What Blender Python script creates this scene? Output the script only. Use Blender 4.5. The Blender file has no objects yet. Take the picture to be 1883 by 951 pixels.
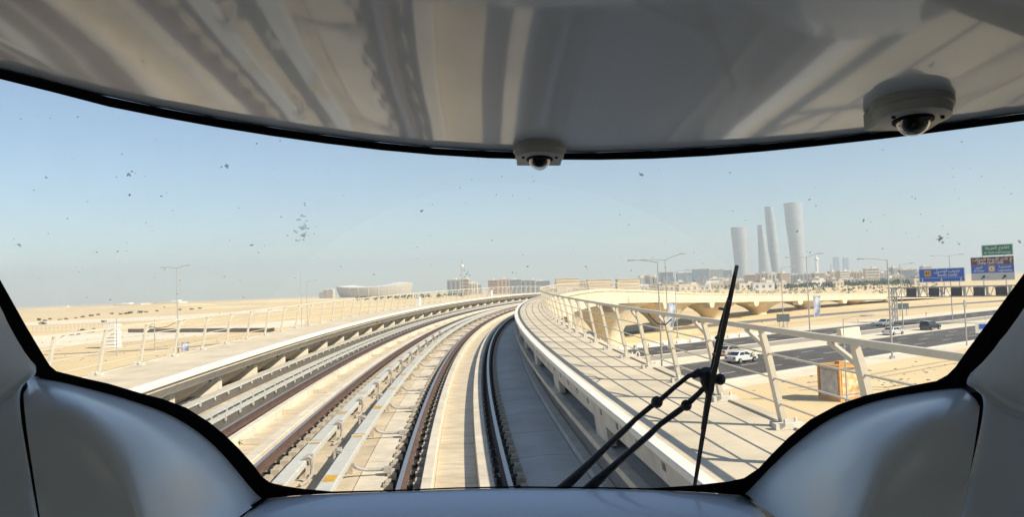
import bpy, bmesh, math, random
import numpy as np
from mathutils import Vector, Matrix, Euler

random.seed(7)
SC = bpy.context.scene
COL = SC.collection

# ------------------------------------------------------------------ camera
F = 1450.0                     # focal length in photograph pixels (1883 wide)
PITCH, ROLL, HC = 0.0382, 0.0347, 2.73
_cp, _sp = math.cos(PITCH), math.sin(PITCH)
_c, _s = math.cos(ROLL), math.sin(ROLL)
FW = Vector((0, _cp, _sp))
_r = Vector((1, 0, 0)); _u = Vector((0, -_sp, _cp))
RT = _c * _r - _s * _u
UP = _s * _r + _c * _u
EYE = Vector((0, 0, HC))
cam = bpy.data.cameras.new('camera')
cam.sensor_width = 36; cam.sensor_fit = 'HORIZONTAL'
cam.lens = F / 1883 * 36
cam.clip_start = 0.05; cam.clip_end = 30000
camo = bpy.data.objects.new('camera', cam); COL.objects.link(camo)
m = Matrix((RT, UP, -FW)).transposed().to_4x4(); m.translation = EYE
camo.matrix_world = m
SC.camera = camo

# ------------------------------------------------------------------ sky and sun
SUN_AZ, SUN_EL = math.radians(117), math.radians(38)     # clockwise from the view direction (+y)
w = bpy.data.worlds.new('World'); SC.world = w; w.use_nodes = True
nt = w.node_tree; nt.nodes.clear()
sky = nt.nodes.new('ShaderNodeTexSky'); sky.sky_type = 'NISHITA'; sky.sun_disc = False
sky.sun_elevation = SUN_EL; sky.sun_rotation = SUN_AZ
sky.air_density = 1.0; sky.dust_density = 0.35; sky.ozone_density = 1.9; sky.altitude = 0
bg = nt.nodes.new('ShaderNodeBackground'); bg.inputs['Strength'].default_value = 0.09
out = nt.nodes.new('ShaderNodeOutputWorld')
nt.links.new(sky.outputs[0], bg.inputs[0]); nt.links.new(bg.outputs[0], out.inputs[0])
sun = bpy.data.lights.new('sun', 'SUN'); sun.energy = 5.0; sun.angle = math.radians(0.53); sun.color = (1.0, 0.90, 0.74)
suno = bpy.data.objects.new('sun', sun); COL.objects.link(suno)
sd = Vector((math.sin(SUN_AZ) * math.cos(SUN_EL), math.cos(SUN_AZ) * math.cos(SUN_EL), math.sin(SUN_EL)))
suno.rotation_euler = sd.to_track_quat('Z', 'Y').to_euler()
SC.view_settings.view_transform = 'Standard'; SC.view_settings.look = 'None'
SC.view_settings.gamma = 1; SC.view_settings.use_curve_mapping = False
SC.view_settings.exposure = 0.6

SC.render.engine = 'CYCLES'
SC.cycles.max_bounces = 8; SC.cycles.transparent_max_bounces = 12
SC.cycles.volume_bounces = 1
SC.cycles.caustics_reflective = False; SC.cycles.caustics_refractive = False
SC.cycles.use_denoising = True

# ------------------------------------------------------------------ materials
MATS = {}
def mat(name, col, rough=0.8, spec=0.3, metal=0.0, noise=0.0, nscale=4.0, bump=0.0, bscale=40.0, coat=0.0, coatr=0.02, col2=None, stretch=None, emis=None):
    if name in MATS: return MATS[name]
    m = bpy.data.materials.new(name); m.use_nodes = True
    n = m.node_tree.nodes; l = m.node_tree.links; b = n['Principled BSDF']
    b.inputs['Base Color'].default_value = (*col, 1)
    b.inputs['Roughness'].default_value = rough; b.inputs['Metallic'].default_value = metal
    b.inputs['Specular IOR Level'].default_value = spec
    if coat:
        b.inputs['Coat Weight'].default_value = coat; b.inputs['Coat Roughness'].default_value = coatr
    if noise or bump:
        tc = n.new('ShaderNodeTexCoord'); mp = n.new('ShaderNodeMapping')
        l.new(tc.outputs['Object'], mp.inputs[0])
        if stretch: mp.inputs['Scale'].default_value = stretch
    if noise:
        a = n.new('ShaderNodeTexNoise'); a.inputs['Scale'].default_value = nscale; a.inputs['Detail'].default_value = 8; a.inputs['Roughness'].default_value = 0.62
        l.new(mp.outputs[0], a.inputs['Vector'])
        r = n.new('ShaderNodeValToRGB'); r.color_ramp.elements[0].position = 0.32; r.color_ramp.elements[1].position = 0.68
        c2 = col2 or tuple(x * (1 - noise) for x in col)
        r.color_ramp.elements[0].color = (*c2, 1); r.color_ramp.elements[1].color = (*tuple(min(1, x * (1 + noise * 0.35)) for x in col), 1)
        a2 = n.new('ShaderNodeTexNoise'); a2.inputs['Scale'].default_value = nscale * 0.22; a2.inputs['Detail'].default_value = 5; l.new(mp.outputs[0], a2.inputs['Vector'])
        r2 = n.new('ShaderNodeValToRGB'); r2.color_ramp.elements[0].position = 0.38; r2.color_ramp.elements[1].position = 0.62; q_ = 1 - noise * .5
        r2.color_ramp.elements[0].color = (q_, q_ * .99, q_ * .98, 1); r2.color_ramp.elements[1].color = (1, 1, 1, 1); l.new(a2.outputs['Fac'], r2.inputs[0])
        mm = n.new('ShaderNodeMix'); mm.data_type = 'RGBA'; mm.blend_type = 'MULTIPLY'; mm.inputs[0].default_value = 1.0
        l.new(a.outputs['Fac'], r.inputs[0]); l.new(r.outputs[0], mm.inputs[6]); l.new(r2.outputs[0], mm.inputs[7]); l.new(mm.outputs[2], b.inputs['Base Color'])
    if bump:
        g = n.new('ShaderNodeTexNoise'); g.inputs['Scale'].default_value = bscale; g.inputs['Detail'].default_value = 6
        l.new(mp.outputs[0], g.inputs['Vector'])
        bp = n.new('ShaderNodeBump'); bp.inputs['Strength'].default_value = bump; bp.inputs['Distance'].default_value = 0.02
        l.new(g.outputs['Fac'], bp.inputs['Height']); l.new(bp.outputs[0], b.inputs['Normal'])
    MATS[name] = m
    return m

CONC = mat('concrete', (0.66, 0.57, 0.42), 0.85, noise=0.2, nscale=1.3, bump=0.15, bscale=30)
CONCD = mat('concrete_deck', (0.62, 0.52, 0.37), 0.85, noise=0.25, nscale=2.2, bump=0.2, bscale=30)
CONCW = mat('concrete_pale', (0.66, 0.585, 0.46), 0.85, noise=0.18, nscale=3, bump=0.15, bscale=40)
CONCG = mat('concrete_grey', (0.64, 0.60, 0.53), 0.85, noise=0.2, nscale=2, bump=0.2, bscale=30)
CONCS = mat('concrete_slab', (0.60, 0.57, 0.52), 0.85, noise=0.14, nscale=1.2, bump=0.15, bscale=30)
SLABW = mat('slab_worn', (0.66, 0.55, 0.38), 0.55, 0.4, noise=0.25, nscale=2.5, bump=0.1, bscale=20, stretch=(1, 3, 1))
NOSE = mat('nosing_white', (0.80, 0.76, 0.68), 0.5, noise=0.08, nscale=6)
RUST = mat('rail_rust', (0.135, 0.085, 0.066), 0.75, noise=0.35, nscale=14)
RAILTOP = mat('rail_head_steel', (0.42, 0.38, 0.38), 0.32, 0.5, metal=0.7, noise=0.15, nscale=20)
CLIP = mat('fastener_dark', (0.055, 0.05, 0.045), 0.7, noise=0.3, nscale=20)
PAD = mat('fastener_pad', (0.52, 0.45, 0.34), 0.85, noise=0.25, nscale=10)
COVER = mat('cover_board_grey', (0.54, 0.53, 0.47), 0.55, 0.4, noise=0.12, nscale=5, stretch=(1, 1, 1))
TUBE = mat('conduit_grey', (0.40, 0.37, 0.33), 0.6, noise=0.15, nscale=10)
YEL = mat('yellow_patch', (0.62, 0.36, 0.05), 0.7, noise=0.3, nscale=20)
TAN = mat('tan_patch', (0.50, 0.34, 0.18), 0.8, noise=0.3, nscale=20)
FENCE = mat('fence_paint', (0.62, 0.565, 0.45), 0.5, 0.4, noise=0.12, nscale=3)
SAND = mat('sand', (0.73, 0.575, 0.335), 0.95, 0.1, noise=0.2, nscale=0.035, bump=0.25, bscale=1.5, col2=(0.64, 0.495, 0.285))
SANDP = mat('pale_gravel', (0.80, 0.71, 0.54), 0.95, 0.1, noise=0.15, nscale=0.5)
PAVE = mat('cream_paving', (0.76, 0.67, 0.50), 0.9, 0.1, noise=0.12, nscale=0.6)
KERB = mat('kerb', (0.62, 0.57, 0.47), 0.85)
ASPH = mat('asphalt', (0.12, 0.113, 0.105), 0.9, 0.15, noise=0.3, nscale=0.25, bump=0.1, bscale=20)
PAINT = mat('road_paint', (0.62, 0.60, 0.55), 0.8, noise=0.2, nscale=3)
GALV = mat('galvanised', (0.42, 0.42, 0.41), 0.5, 0.4, metal=0.3, noise=0.12, nscale=3)
BLACK = mat('black_rubber', (0.004, 0.004, 0.005), 0.6, 0.05)
WIPER = mat('wiper_black', (0.008, 0.008, 0.009), 0.5, 0.3)
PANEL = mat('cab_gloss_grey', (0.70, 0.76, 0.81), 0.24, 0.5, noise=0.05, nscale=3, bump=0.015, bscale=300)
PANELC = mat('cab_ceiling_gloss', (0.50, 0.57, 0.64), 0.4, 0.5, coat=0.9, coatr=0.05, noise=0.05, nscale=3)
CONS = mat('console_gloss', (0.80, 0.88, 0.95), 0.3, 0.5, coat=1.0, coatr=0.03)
SALOON = mat('saloon_lining', (0.5, 0.52, 0.53), 0.7)
SALOOND = mat('saloon_floor', (0.22, 0.22, 0.22), 0.8)
HULL = mat('train_paint', (0.6, 0.62, 0.63), 0.25, 0.5, coat=0.6)

# ------------------------------------------------------------------ helpers
class MB:
    def __init__(s): s.v = []; s.f = []; s.mi = []
    def add(s, vs, fs, mi=0):
        o = len(s.v); s.v += [tuple(x) for x in vs]
        for f in fs: s.f.append(tuple(i + o for i in f)); s.mi.append(mi)
    def box(s, c, d, mi=0, rz=0.0, M=None):
        x, y, z = d[0] / 2, d[1] / 2, d[2] / 2
        vs = [Vector((a * x, b * y, e * z)) for a in (-1, 1) for b in (-1, 1) for e in (-1, 1)]
        if rz:
            R = Matrix.Rotation(rz, 3, 'Z'); vs = [R @ v for v in vs]
        vs = [v + Vector(c) for v in vs]
        if M: vs = [M @ v for v in vs]
        s.add(vs, [(0, 1, 3, 2), (4, 6, 7, 5), (0, 4, 5, 1), (2, 3, 7, 6), (0, 2, 6, 4), (1, 5, 7, 3)], mi)
    def tube(s, pts, rad, n=8, mi=0, cap=True):
        pts = [Vector(p) for p in pts]
        if not hasattr(rad, '__len__'): rad = [rad] * len(pts)
        rings = []; pa = None
        for i, p in enumerate(pts):
            t = (pts[min(i + 1, len(pts) - 1)] - pts[max(i - 1, 0)]).normalized()
            if pa is None:
                a = t.orthogonal().normalized()
            else:
                a = (pa - t * pa.dot(t)); a = a.normalized() if a.length > 1e-6 else t.orthogonal().normalized()
            pa = a; b = t.cross(a)
            rings.append([p + rad[i] * (math.cos(2 * math.pi * k / n + math.pi / n) * a + math.sin(2 * math.pi * k / n + math.pi / n) * b) for k in range(n)])
        vs = [v for r in rings for v in r]; fs = []
        for i in range(len(rings) - 1):
            for k in range(n):
                fs.append((i * n + k, i * n + (k + 1) % n, (i + 1) * n + (k + 1) % n, (i + 1) * n + k))
        if cap:
            fs.append(tuple(range(n - 1, -1, -1))); fs.append(tuple(range((len(rings) - 1) * n, len(rings) * n)))
        s.add(vs, fs, mi)
    def bar(s, a, b, w, h, mi=0, up=(0, 0, 1)):
        a = Vector(a); b = Vector(b); t = (b - a).normalized(); x = t.cross(Vector(up)).normalized(); y = x.cross(t)
        vs = [p + x * (i * w / 2) + y * (j * h / 2) for p in (a, b) for i, j in ((-1, -1), (1, -1), (1, 1), (-1, 1))]
        s.add(vs, [(3, 2, 1, 0), (4, 5, 6, 7), (0, 1, 5, 4), (1, 2, 6, 5), (2, 3, 7, 6), (3, 0, 4, 7)], mi)
    def rings(s, rs, mi=0, cap=True, closed=True):
        n = len(rs[0]); fs = []
        for i in range(len(rs) - 1):
            for k in range(n if closed else n - 1):
                fs.append((i * n + k, i * n + (k + 1) % n, (i + 1) * n + (k + 1) % n, (i + 1) * n + k))
        if cap and closed:
            fs.append(tuple(range(n - 1, -1, -1))); fs.append(tuple(range((len(rs) - 1) * n, len(rs) * n)))
        s.add([p for r in rs for p in r], fs, mi)
    def lathe(s, c, prof, n=20, mi=0, M=None):
        rs = []
        for r, z in prof:
            ring = [Vector((r * math.cos(2 * math.pi * k / n), r * math.sin(2 * math.pi * k / n), z)) for k in range(n)]
            if M: ring = [M @ v for v in ring]
            rs.append([v + Vector(c) for v in ring])
        s.rings(rs, mi)
    def mesh(s, name, mats):
        me = bpy.data.meshes.new(name); me.from_pydata(s.v, [], s.f)
        for m in (mats if isinstance(mats, (list, tuple)) else [mats]): me.materials.append(m)
        if any(s.mi):
            for p, i in zip(me.polygons, s.mi): p.material_index = i
        bm = bmesh.new(); bm.from_mesh(me); bmesh.ops.recalc_face_normals(bm, faces=bm.faces); bm.to_mesh(me); bm.free()
        return me
    def build(s, name, mats, parent=None, smooth=False):
        me = s.mesh(name, mats)
        if smooth: me.shade_smooth()
        return link(name, me, parent)

def link(name, me, parent=None, M=None):
    o = bpy.data.objects.new(name, me); COL.objects.link(o)
    if parent: o.parent = parent
    if M is not None: o.matrix_world = M if parent is None else M
    return o
def place(name, me, M, parent=None):
    """link shared mesh data at local matrix M (relative to parent)"""
    o = bpy.data.objects.new(name, me); COL.objects.link(o)
    if parent: o.parent = parent
    o.matrix_local = M
    return o
def tag(o, label=None, cat=None, group=None, kind=None):
    if label: o['label'] = label
    if cat: o['category'] = cat
    if group: o['group'] = group
    if kind: o['kind'] = kind
    return o
def thing(name, label, cat, loc=(0, 0, 0), rz=0.0, group=None):
    o = bpy.data.objects.new(name, None); COL.objects.link(o); o.empty_display_size = 0.2
    o.location = loc; o.rotation_euler = (0, 0, rz)
    return tag(o, label, cat, group)
def smooth_by(o, ang=35):
    o.data.shade_smooth()
    try: o.data.set_sharp_from_angle(angle=math.radians(ang))
    except Exception: pass
    return o

def C(px, py, dep):
    """point seen at photograph pixel (px, py) at distance dep along the view axis"""
    return EYE + dep * (FW + (px - 941.5) / F * RT + (475.5 - py) / F * UP)
GZ = -7.3
def G(px, py, z=GZ):
    D = FW + (px - 941.5) / F * RT + (475.5 - py) / F * UP
    return EYE + D * ((z - HC) / D.z)
def hor(px): return 475.5 + F * math.tan(PITCH) - (px - 941.5) * math.tan(ROLL)
def zat(px, py, Z): return HC + (hor(px) - py) * Z / F
def XZ(px, Z): return (px - 941.5) / F * Z

# ------------------------------------------------------------------ the curved railway alignment
DS = 0.25
_S = np.arange(-12, 420, DS)
def _k(s):
    k = 0.00236 + 2.35e-5 * np.clip(s, 0, 110)
    t = np.clip((s - 104) / 30, 0, 1); t = t * t * (3 - 2 * t)
    return np.where(s < 0, 0.00236, k * (1 - t) + 0.0024 * t)
_K = _k(_S)
_i0 = int(12 / DS)
_TH = np.concatenate([[0], np.cumsum((_K[1:] + _K[:-1]) / 2 * DS)]); _TH = _TH - _TH[_i0] - 0.0986
_X = np.concatenate([[0], np.cumsum(np.sin((_TH[1:] + _TH[:-1]) / 2) * DS)]); _X = _X - _X[_i0] + 0.036
_Y = np.concatenate([[0], np.cumsum(np.cos((_TH[1:] + _TH[:-1]) / 2) * DS)]); _Y = _Y - _Y[_i0]
_zs = np.array([-12, 0, 30, 60, 90, 112, 137, 180, 250, 375, 420.])
_zv = np.array([-.12, 0, .315, .63, .94, 1.06, .6, -.72, -2.65, -5.9, -7.0])
_zm = np.gradient(_zv, _zs)
def _zr(s):
    i = np.clip(np.searchsorted(_zs, s) - 1, 0, len(_zs) - 2); h = _zs[i + 1] - _zs[i]; t = (s - _zs[i]) / h
    return ((2*t**3-3*t**2+1)*_zv[i] + (t**3-2*t**2+t)*h*_zm[i] + (-2*t**3+3*t**2)*_zv[i+1] + (t**3-t**2)*h*_zm[i+1])
_Z = _zr(_S)
def pt(s, e, h):
    x = np.interp(s, _S, _X); y = np.interp(s, _S, _Y); th = np.interp(s, _S, _TH); z = np.interp(s, _S, _Z)
    return Vector((x + e * math.cos(th), y - e * math.sin(th), z + h))
def head(s): return float(np.interp(s, _S, _TH))
def frame(s, e, h):
    M = Matrix.Rotation(-head(s), 4, 'Z'); M.translation = pt(s, e, h); return M
def steps(s0, s1, ds=1.5):
    n = max(1, int(round((s1 - s0) / ds))); return [s0 + (s1 - s0) * i / n for i in range(n + 1)]
def sweep(mb, prof, s0, s1, ds=1.5, mi=0):
    mb.rings([[pt(s, e, h) for e, h in prof] for s in steps(s0, s1, ds)], mi)
def rect(e0, e1, h0, h1): return [(e0, h0), (e1, h0), (e1, h1), (e0, h1)]
S0, S1 = -10.0, 400.0
ST = 124.0     # the tracks are hidden behind the walkway beyond this point

# ------------------------------------------------------------------ ground
def sheet(name, pts, z, m, kind='structure'):
    mb = MB(); mb.add([(p[0], p[1], z) for p in pts], [tuple(range(len(pts)))])
    return tag(mb.build(name, m), kind=kind)
gb = MB()
gx = [-8800, -4000, -1500, -700, -400, -200, -100, -50, 0, 50, 100, 200, 400, 700, 1500, 4000, 8800]
gy = [-2800, -1000, -200, 0, 50, 100, 150, 200, 300, 450, 700, 1100, 1700, 2600, 4000, 6000, 8800]
def gz(x, y): return GZ
gb.add([(x, y, GZ) for y in gy for x in gx], [(j * 17 + i, j * 17 + i + 1, (j + 1) * 17 + i + 1, (j + 1) * 17 + i) for j in range(16) for i in range(16)])
tag(gb.build('desert_ground', SAND), kind='structure')

U = Vector((0.786, 0.618, 0)); Nn = Vector((-0.618, 0.786, 0)); R0 = Vector((21.6, 80.7, 0))
def rd(t, wv, z=GZ): 
    p = R0 + U * t + Nn * wv; return Vector((p.x, p.y, z))
def road_strip(name, w0, w1, z, m, t0=-330, t1=700, h=None, kind='structure', parent=None):
    mb = MB()
    a, b, c, d = rd(t0, w0, z), rd(t1, w0, z), rd(t1, w1, z), rd(t0, w1, z)
    if h is None: mb.add([a, b, c, d], [(0, 1, 2, 3)])
    else:
        lo = Vector((0, 0, h)); mb.add([a, b, c, d, a - lo, b - lo, c - lo, d - lo], [(0, 1, 2, 3), (0, 4, 5, 1), (1, 5, 6, 2), (2, 6, 7, 3), (3, 7, 4, 0)])
    o = mb.build(name, m, parent)
    return tag(o, kind=kind) if kind else o
road_strip('verge_paving', -4.5, -0.3, GZ + .004, PAVE)
road_strip('highway', -0.3, 13.8, GZ + .010, ASPH)
road_strip('kerb', -0.6, -0.3, GZ + .12, KERB, h=.2)
road_strip('median_paving', 14.1, 19.0, GZ + .14, PAVE, h=.2)
road_strip('median_gravel', 19.0, 24.2, GZ + .05, mat('median_grey', (0.40, 0.36, 0.29), 0.9, noise=0.2, nscale=0.4), h=.1)
road_strip('kerb', 13.8, 14.1, GZ + .12, KERB, h=.2)
road_strip('highway', 24.5, 35.0, GZ + .010, ASPH)
road_strip('kerb', 24.2, 24.5, GZ + .12, KERB, h=.2)
road_strip('kerb', 35.0, 35.3, GZ + .12, KERB, h=.2)
road_strip('verge_paving', 35.3, 43.0, GZ + .004, PAVE)
mk = MB()
for wv in (3.6, 7.0, 10.3):
    for t in np.arange(-60, 420, 9.0):
        a, b, c, d = rd(t, wv, GZ + .015), rd(t + 3.2, wv, GZ + .015), rd(t + 3.2, wv + .2, GZ + .015), rd(t, wv + .2, GZ + .015)
        mk.add([a, b, c, d], [(0, 1, 2, 3)])
for wv in (28.0, 31.5):
    for t in np.arange(-60, 420, 9.0):
        a, b, c, d = rd(t, wv, GZ + .015), rd(t + 3.2, wv, GZ + .015), rd(t + 3.2, wv + .2, GZ + .015), rd(t, wv + .2, GZ + .015)
        mk.add([a, b, c, d], [(0, 1, 2, 3)])
for wv in (0.3, 13.2, 25.0, 34.3):
    a, b, c, d = rd(-330, wv, GZ + .015), rd(700, wv, GZ + .015), rd(700, wv + .2, GZ + .015), rd(-330, wv + .2, GZ + .015)
    mk.add([a, b, c, d], [(0, 1, 2, 3)])
tag(mk.build('lane_markings', PAINT), kind='structure')
# slip road behind the far carriageway, curving under the viaduct
sl = MB()
for a, b in zip(range(12), range(1, 13)):
    pass
slp = [(10, 150), (30, 168), (55, 190), (85, 215), (130, 248), (190, 285), (270, 330), (400, 400)]
ring = []
for i, (x, y) in enumerate(slp):
    a = Vector(slp[max(i - 1, 0)]); b = Vector(slp[min(i + 1, len(slp) - 1)]); t = (b - a).normalized(); n = Vector((-t.y, t.x))
    ring.append([(x - n.x * 3.5, y - n.y * 3.5, GZ + .006), (x + n.x * 3.5, y + n.y * 3.5, GZ + .006)])
sl.rings(ring, closed=False)
tag(sl.build('slip_road', mat('worn_asphalt', (0.20, 0.185, 0.165), 0.9, noise=0.2, nscale=0.3)), kind='structure')
# roads on the desert side
dr = MB()
for (a, b, wd) in [((-240, 120), (-69.7, 164.4), 1.1), ((-69.7, 164.4), (-40, 250), 1.1)]:
    a = Vector((*a, GZ + .05)); b = Vector((*b, GZ + .05)); t = (b - a).normalized(); n = Vector((-t.y, t.x, 0)) * wd
    dr.add([a - n, b - n, b + n, a + n], [(0, 1, 2, 3)])
tag(dr.build('track_road', mat('grey_track', (0.30, 0.265, 0.21), 0.9, noise=0.2, nscale=.4)), kind='structure')
def patch_ground(name, px, z, m, seed=1):
    rnd = random.Random(seed); pts = [G(a, b) for a, b in px]
    mb = MB(); mb.add([(p.x, p.y, z) for p in pts], [tuple(range(len(pts)))]); return tag(mb.build(name, m), kind='structure')
patch_ground('pale_ground', [(60, 640), (330, 622), (560, 598), (560, 588), (330, 606), (60, 618)], GZ + .008, SANDP)
patch_ground('pale_ground', [(20, 600), (300, 588), (520, 572), (520, 568), (300, 582), (20, 594)], GZ + .008, SANDP, 2)

# ------------------------------------------------------------------ viaduct
VIA = thing('railway_viaduct', 'cream concrete railway viaduct curving right over the highway on flared piers', 'viaduct')
def vpart(name, prof, s0, s1, m, ds=1.5, parent=None):
    mb = MB(); sweep(mb, prof, s0, s1, ds); return mb.build(name, m, parent or VIA)
vpart('deck', rect(-7.55, 3.38, -.56, -.32), S0, S1, CONCD, 2.5)
vpart('box_girder', [(-6.2, -.56), (1.6, -.56), (0.8, -1.3), (-5.2, -1.3)], S0, S1, CONC, 4)
# right walkway: slab, outer web, inclined inner wall with openings
def walkway(e0, e1, h0, h1, L):
    s = S0
    while s < 92: vpart('walkway_slab', rect(e0, e1, h0, h1), s + .01, s + L - .01, CONC, L / 4); s += L
    vpart('walkway_slab', rect(e0, e1, h0, h1), s + .01, S1, CONC)
walkway(1.975, 3.38, 1.03, 1.165, 7.44)
vpart('outer_web', [(3.38, -1.0), (3.62, -1.0), (3.52, 1.19), (3.38, 1.19)], S0, S1, CONC, 2.5)
vpart('web_cornice', rect(3.5, 3.66, .86, 1.0), S0, S1, CONC, 2.5)
vpart('nosing', [(1.82, 1.135), (1.96, 1.166), (1.96, 1.185), (1.945, 1.195), (1.83, 1.195), (1.82, 1.185)], S0, 200, NOSE)

def incR(h): return 1.88 + (1.13 - h) * 0.12
def incprof(fn, h0, h1, th, sg): return [(fn(h0), h0), (fn(h1), h1), (fn(h1) + sg * th, h1), (fn(h0) + sg * th, h0)]
wb = MB()
sweep(wb, incprof(incR, 1.055, 1.14, .08, 1), S0, 110)
sweep(wb, incprof(incR, .87, .975, .08, 1), S0, 110)
s = -9.0
while s < 70:
    sweep(wb, incprof(incR, .975, 1.055, .08, 1), s + .07, s + .93, 0.9); s += 1.0
sweep(wb, incprof(incR, .975, 1.055, .08, 1), s, 110)
wb.build('inclined_beam', CONCG, VIA)
sweep_post = []
s = 10.2 - 4.75 * 4
while s < 108:
    mb = MB(); sweep(mb, incprof(incR, .62, .87, .10, 1), s - .42, s + .42, .9); mb.build('wall_post', CONCG, VIA); s += 4.75
vpart('cavity_floor', rect(1.97, 3.38, .50, .60), S0, 110, CONCG)
vpart('cable_ledge', rect(1.83, 1.965, .54, .625), S0, 110, CONCW)
vpart('wall_foot', rect(2.45, 2.6, -.32, .50), S0, 110, CONCG)
vpart('cable_channel', rect(2.17, 2.45, -.32, -.09), S0, 110, CONCS)
gr = MB()
for k in range(260):
    ss = 3 + k * .12
    if ss > 34: break
    gr.box((0, 0, 0), (.22, .03, .02), M=frame(ss, 2.3, .615))
tag(gr.build('cable_grating', CLIP, VIA), kind='stuff')
# pieces of the trackside slab and kerb in the shade of the wall
s = 0.75; 
while s < 110:
    L = 2.05
    mb = MB(); sweep(mb, [(1.03, -.32), (1.95, -.32), (1.95, -.165), (1.46, -.165), (1.03, -.20)], s + .018, s + L - .018, 2.05)
    if s < 62: mb.build('trackside_slab', CONCS, VIA)
    else:
        if s - L < 62: rest = MB()
        sweep(rest, [(1.03, -.32), (1.95, -.32), (1.95, -.165), (1.46, -.165), (1.03, -.20)], s + .018, s + L - .018, 2.05)
    s += L
tag(rest.build('trackside_slabs', CONCS, VIA), kind='stuff')
s = -6.0
while s < 110:
    mb = MB(); sweep(mb, rect(1.97, 2.125, -.32, -.05), s + .012, s + 7.0, 1.75); mb.build('edge_kerb', CONCG, VIA); s += 7.012
# left walkway
walkway(-8.35, -6.19, .73, .88, 8.8)
vpart('walkway_lip', rect(-6.19, -6.10, .70, .86), S0, S1, CONC)
vpart('outer_edge_beam', rect(-8.5, -8.35, .45, .90), S0, S1, CONC)
vpart('nosing', [(-6.02, .80), (-6.02, .90), (-6.05, .92), (-6.18, .92), (-6.18, .86), (-6.10, .80)], S0, 200, NOSE)
def incL(h): return -6.12 - (.76 - h) * 1.48
wl = MB()
sweep(wl, [(-6.36, .46), (-6.08, .80), (-6.2, .80), (-6.48, .46)], S0, 130)
wl.build('fascia_beam', CONCG, VIA)
def incL(h): return -6.46 - (.50 - h) * 1.42
wl = MB(); sweep(wl, incprof(incL, -.32, .5, .09, -1), S0, 130); wl.build('inclined_wall', CONCG, VIA)
ops = [22.2 + 3.33 * k for k in range(-6, 30)]  # blocks added to catch the sun, standing in for lit openings in the wall
for c in ops:
    mb = MB(); ef = -6.60
    for e_ in (0,):
        A = [pt(c - .62, ef, -.1), pt(c, ef, -.1), pt(c, ef, .30), pt(c - .26, ef, .30)]; B = [pt(c - .62, incL(-.1) - .02, -.1), pt(c, incL(-.1) - .02, -.1), pt(c, incL(.40) - .02, .36), pt(c - .26, incL(.40) - .02, .36)]
        mb.rings([A, B])
    mb.build('lit_opening_block', CONCW, VIA)
    if c < 70:
        mb = MB(); mb.lathe((0, 0, 0), [(.035, -.03), (.035, .03)], 8, M=(Matrix.Rotation(-head(c), 3, 'Z') @ Matrix.Rotation(math.pi / 2, 3, 'Y'))); o = mb.build('socket', CLIP, VIA); o.location = pt(c - .72, incL(.34), .34)
# piers and mid-span blocks
for k in range(-4, 6):
    sp = 137 + 37 * k
    z0 = float(np.interp(sp, _S, _Z)); top = -1.0; bot = GZ - z0 - .2
    if bot > top - .8: continue
    rs = []; n = 28; hs_ = top - bot
    for i in range(15):
        u = i / 14
        L = 18.3 - 15.2 * math.sqrt(max(0, 1 - u ** 2.2)) if u > .12 else 3.1 - .3 * (.12 - u)
        W = 1.5 + 3.6 * max(0, u - .15) ** 1.3
        h = bot + hs_ * u; ring = []
        for j in range(n):
            a = 2 * math.pi * j / n; ca, sa = math.cos(a), math.sin(a); q = 2 / 3.2
            ex = abs(sa) ** q * math.copysign(W, sa); sy = abs(ca) ** q * math.copysign(L, ca)
            P = pt(sp + sy, -2.1 + ex * 1.15, 0); P.z = z0 + h if u < .8 else (z0 + h) * (1 - (u - .8) / .2) + (float(np.interp(sp + sy, _S, _Z)) + h) * (u - .8) / .2
            ring.append(P)
        rs.append(ring)
    mb = MB(); mb.rings(rs); o = mb.build('pier', CONC, VIA); smooth_by(o, 40)
    mb = MB()
    M = frame(sp + 18.5, 3.5, -1.05); 
    for r_, zz in ((1, 0),):
        prof = [(-1.9, .25), (1.9, .25), (2.1, -.1), (1.7, -.75), (1.0, -1.15), (-1.0, -1.15), (-1.7, -.75), (-2.1, -.1)]
        mb.rings([[M @ Vector((x_, a, b)) for a, b in prof] for x_ in (-1.4, .35)])
    mb.build('span_joint_block', CONC, VIA)

# ------------------------------------------------------------------ tracks
PLN = mat('brake_dust_concrete', (0.34, 0.26, 0.19), 0.9, noise=.35, nscale=5)
def fast_mesh():
    mb = MB()
    mb.box((0, 0, .012), (.5, .24, .024), 1)
    for sg in (-1, 1):
        mb.box((sg * .215, 0, .055), (.14, .30, .11), 0)
        mb.box((sg * .215, .02, .12), (.09, .2, .025), 0)
        mb.box((sg * .115, 0, .06), (.08, .16, .09), 1)
        mb.tube([(sg * .09, -.06, .10), (sg * .16, -.07, .125), (sg * .17, .04, .125), (sg * .10, .06, .10)], .012, 5, 1)
    return mb
FM = fast_mesh().mesh('fastener', [PAD, CLIP])
def rail_prof(c): 
    return [(c - .07, -.16), (c + .07, -.16), (c + .07, -.145), (c + .012, -.125), (c + .012, -.045), (c + .034, -.035), (c + .034, -.006), (c - .034, -.006), (c - .034, -.035), (c - .012, -.045), (c - .012, -.125), (c - .07, -.145)]
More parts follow.
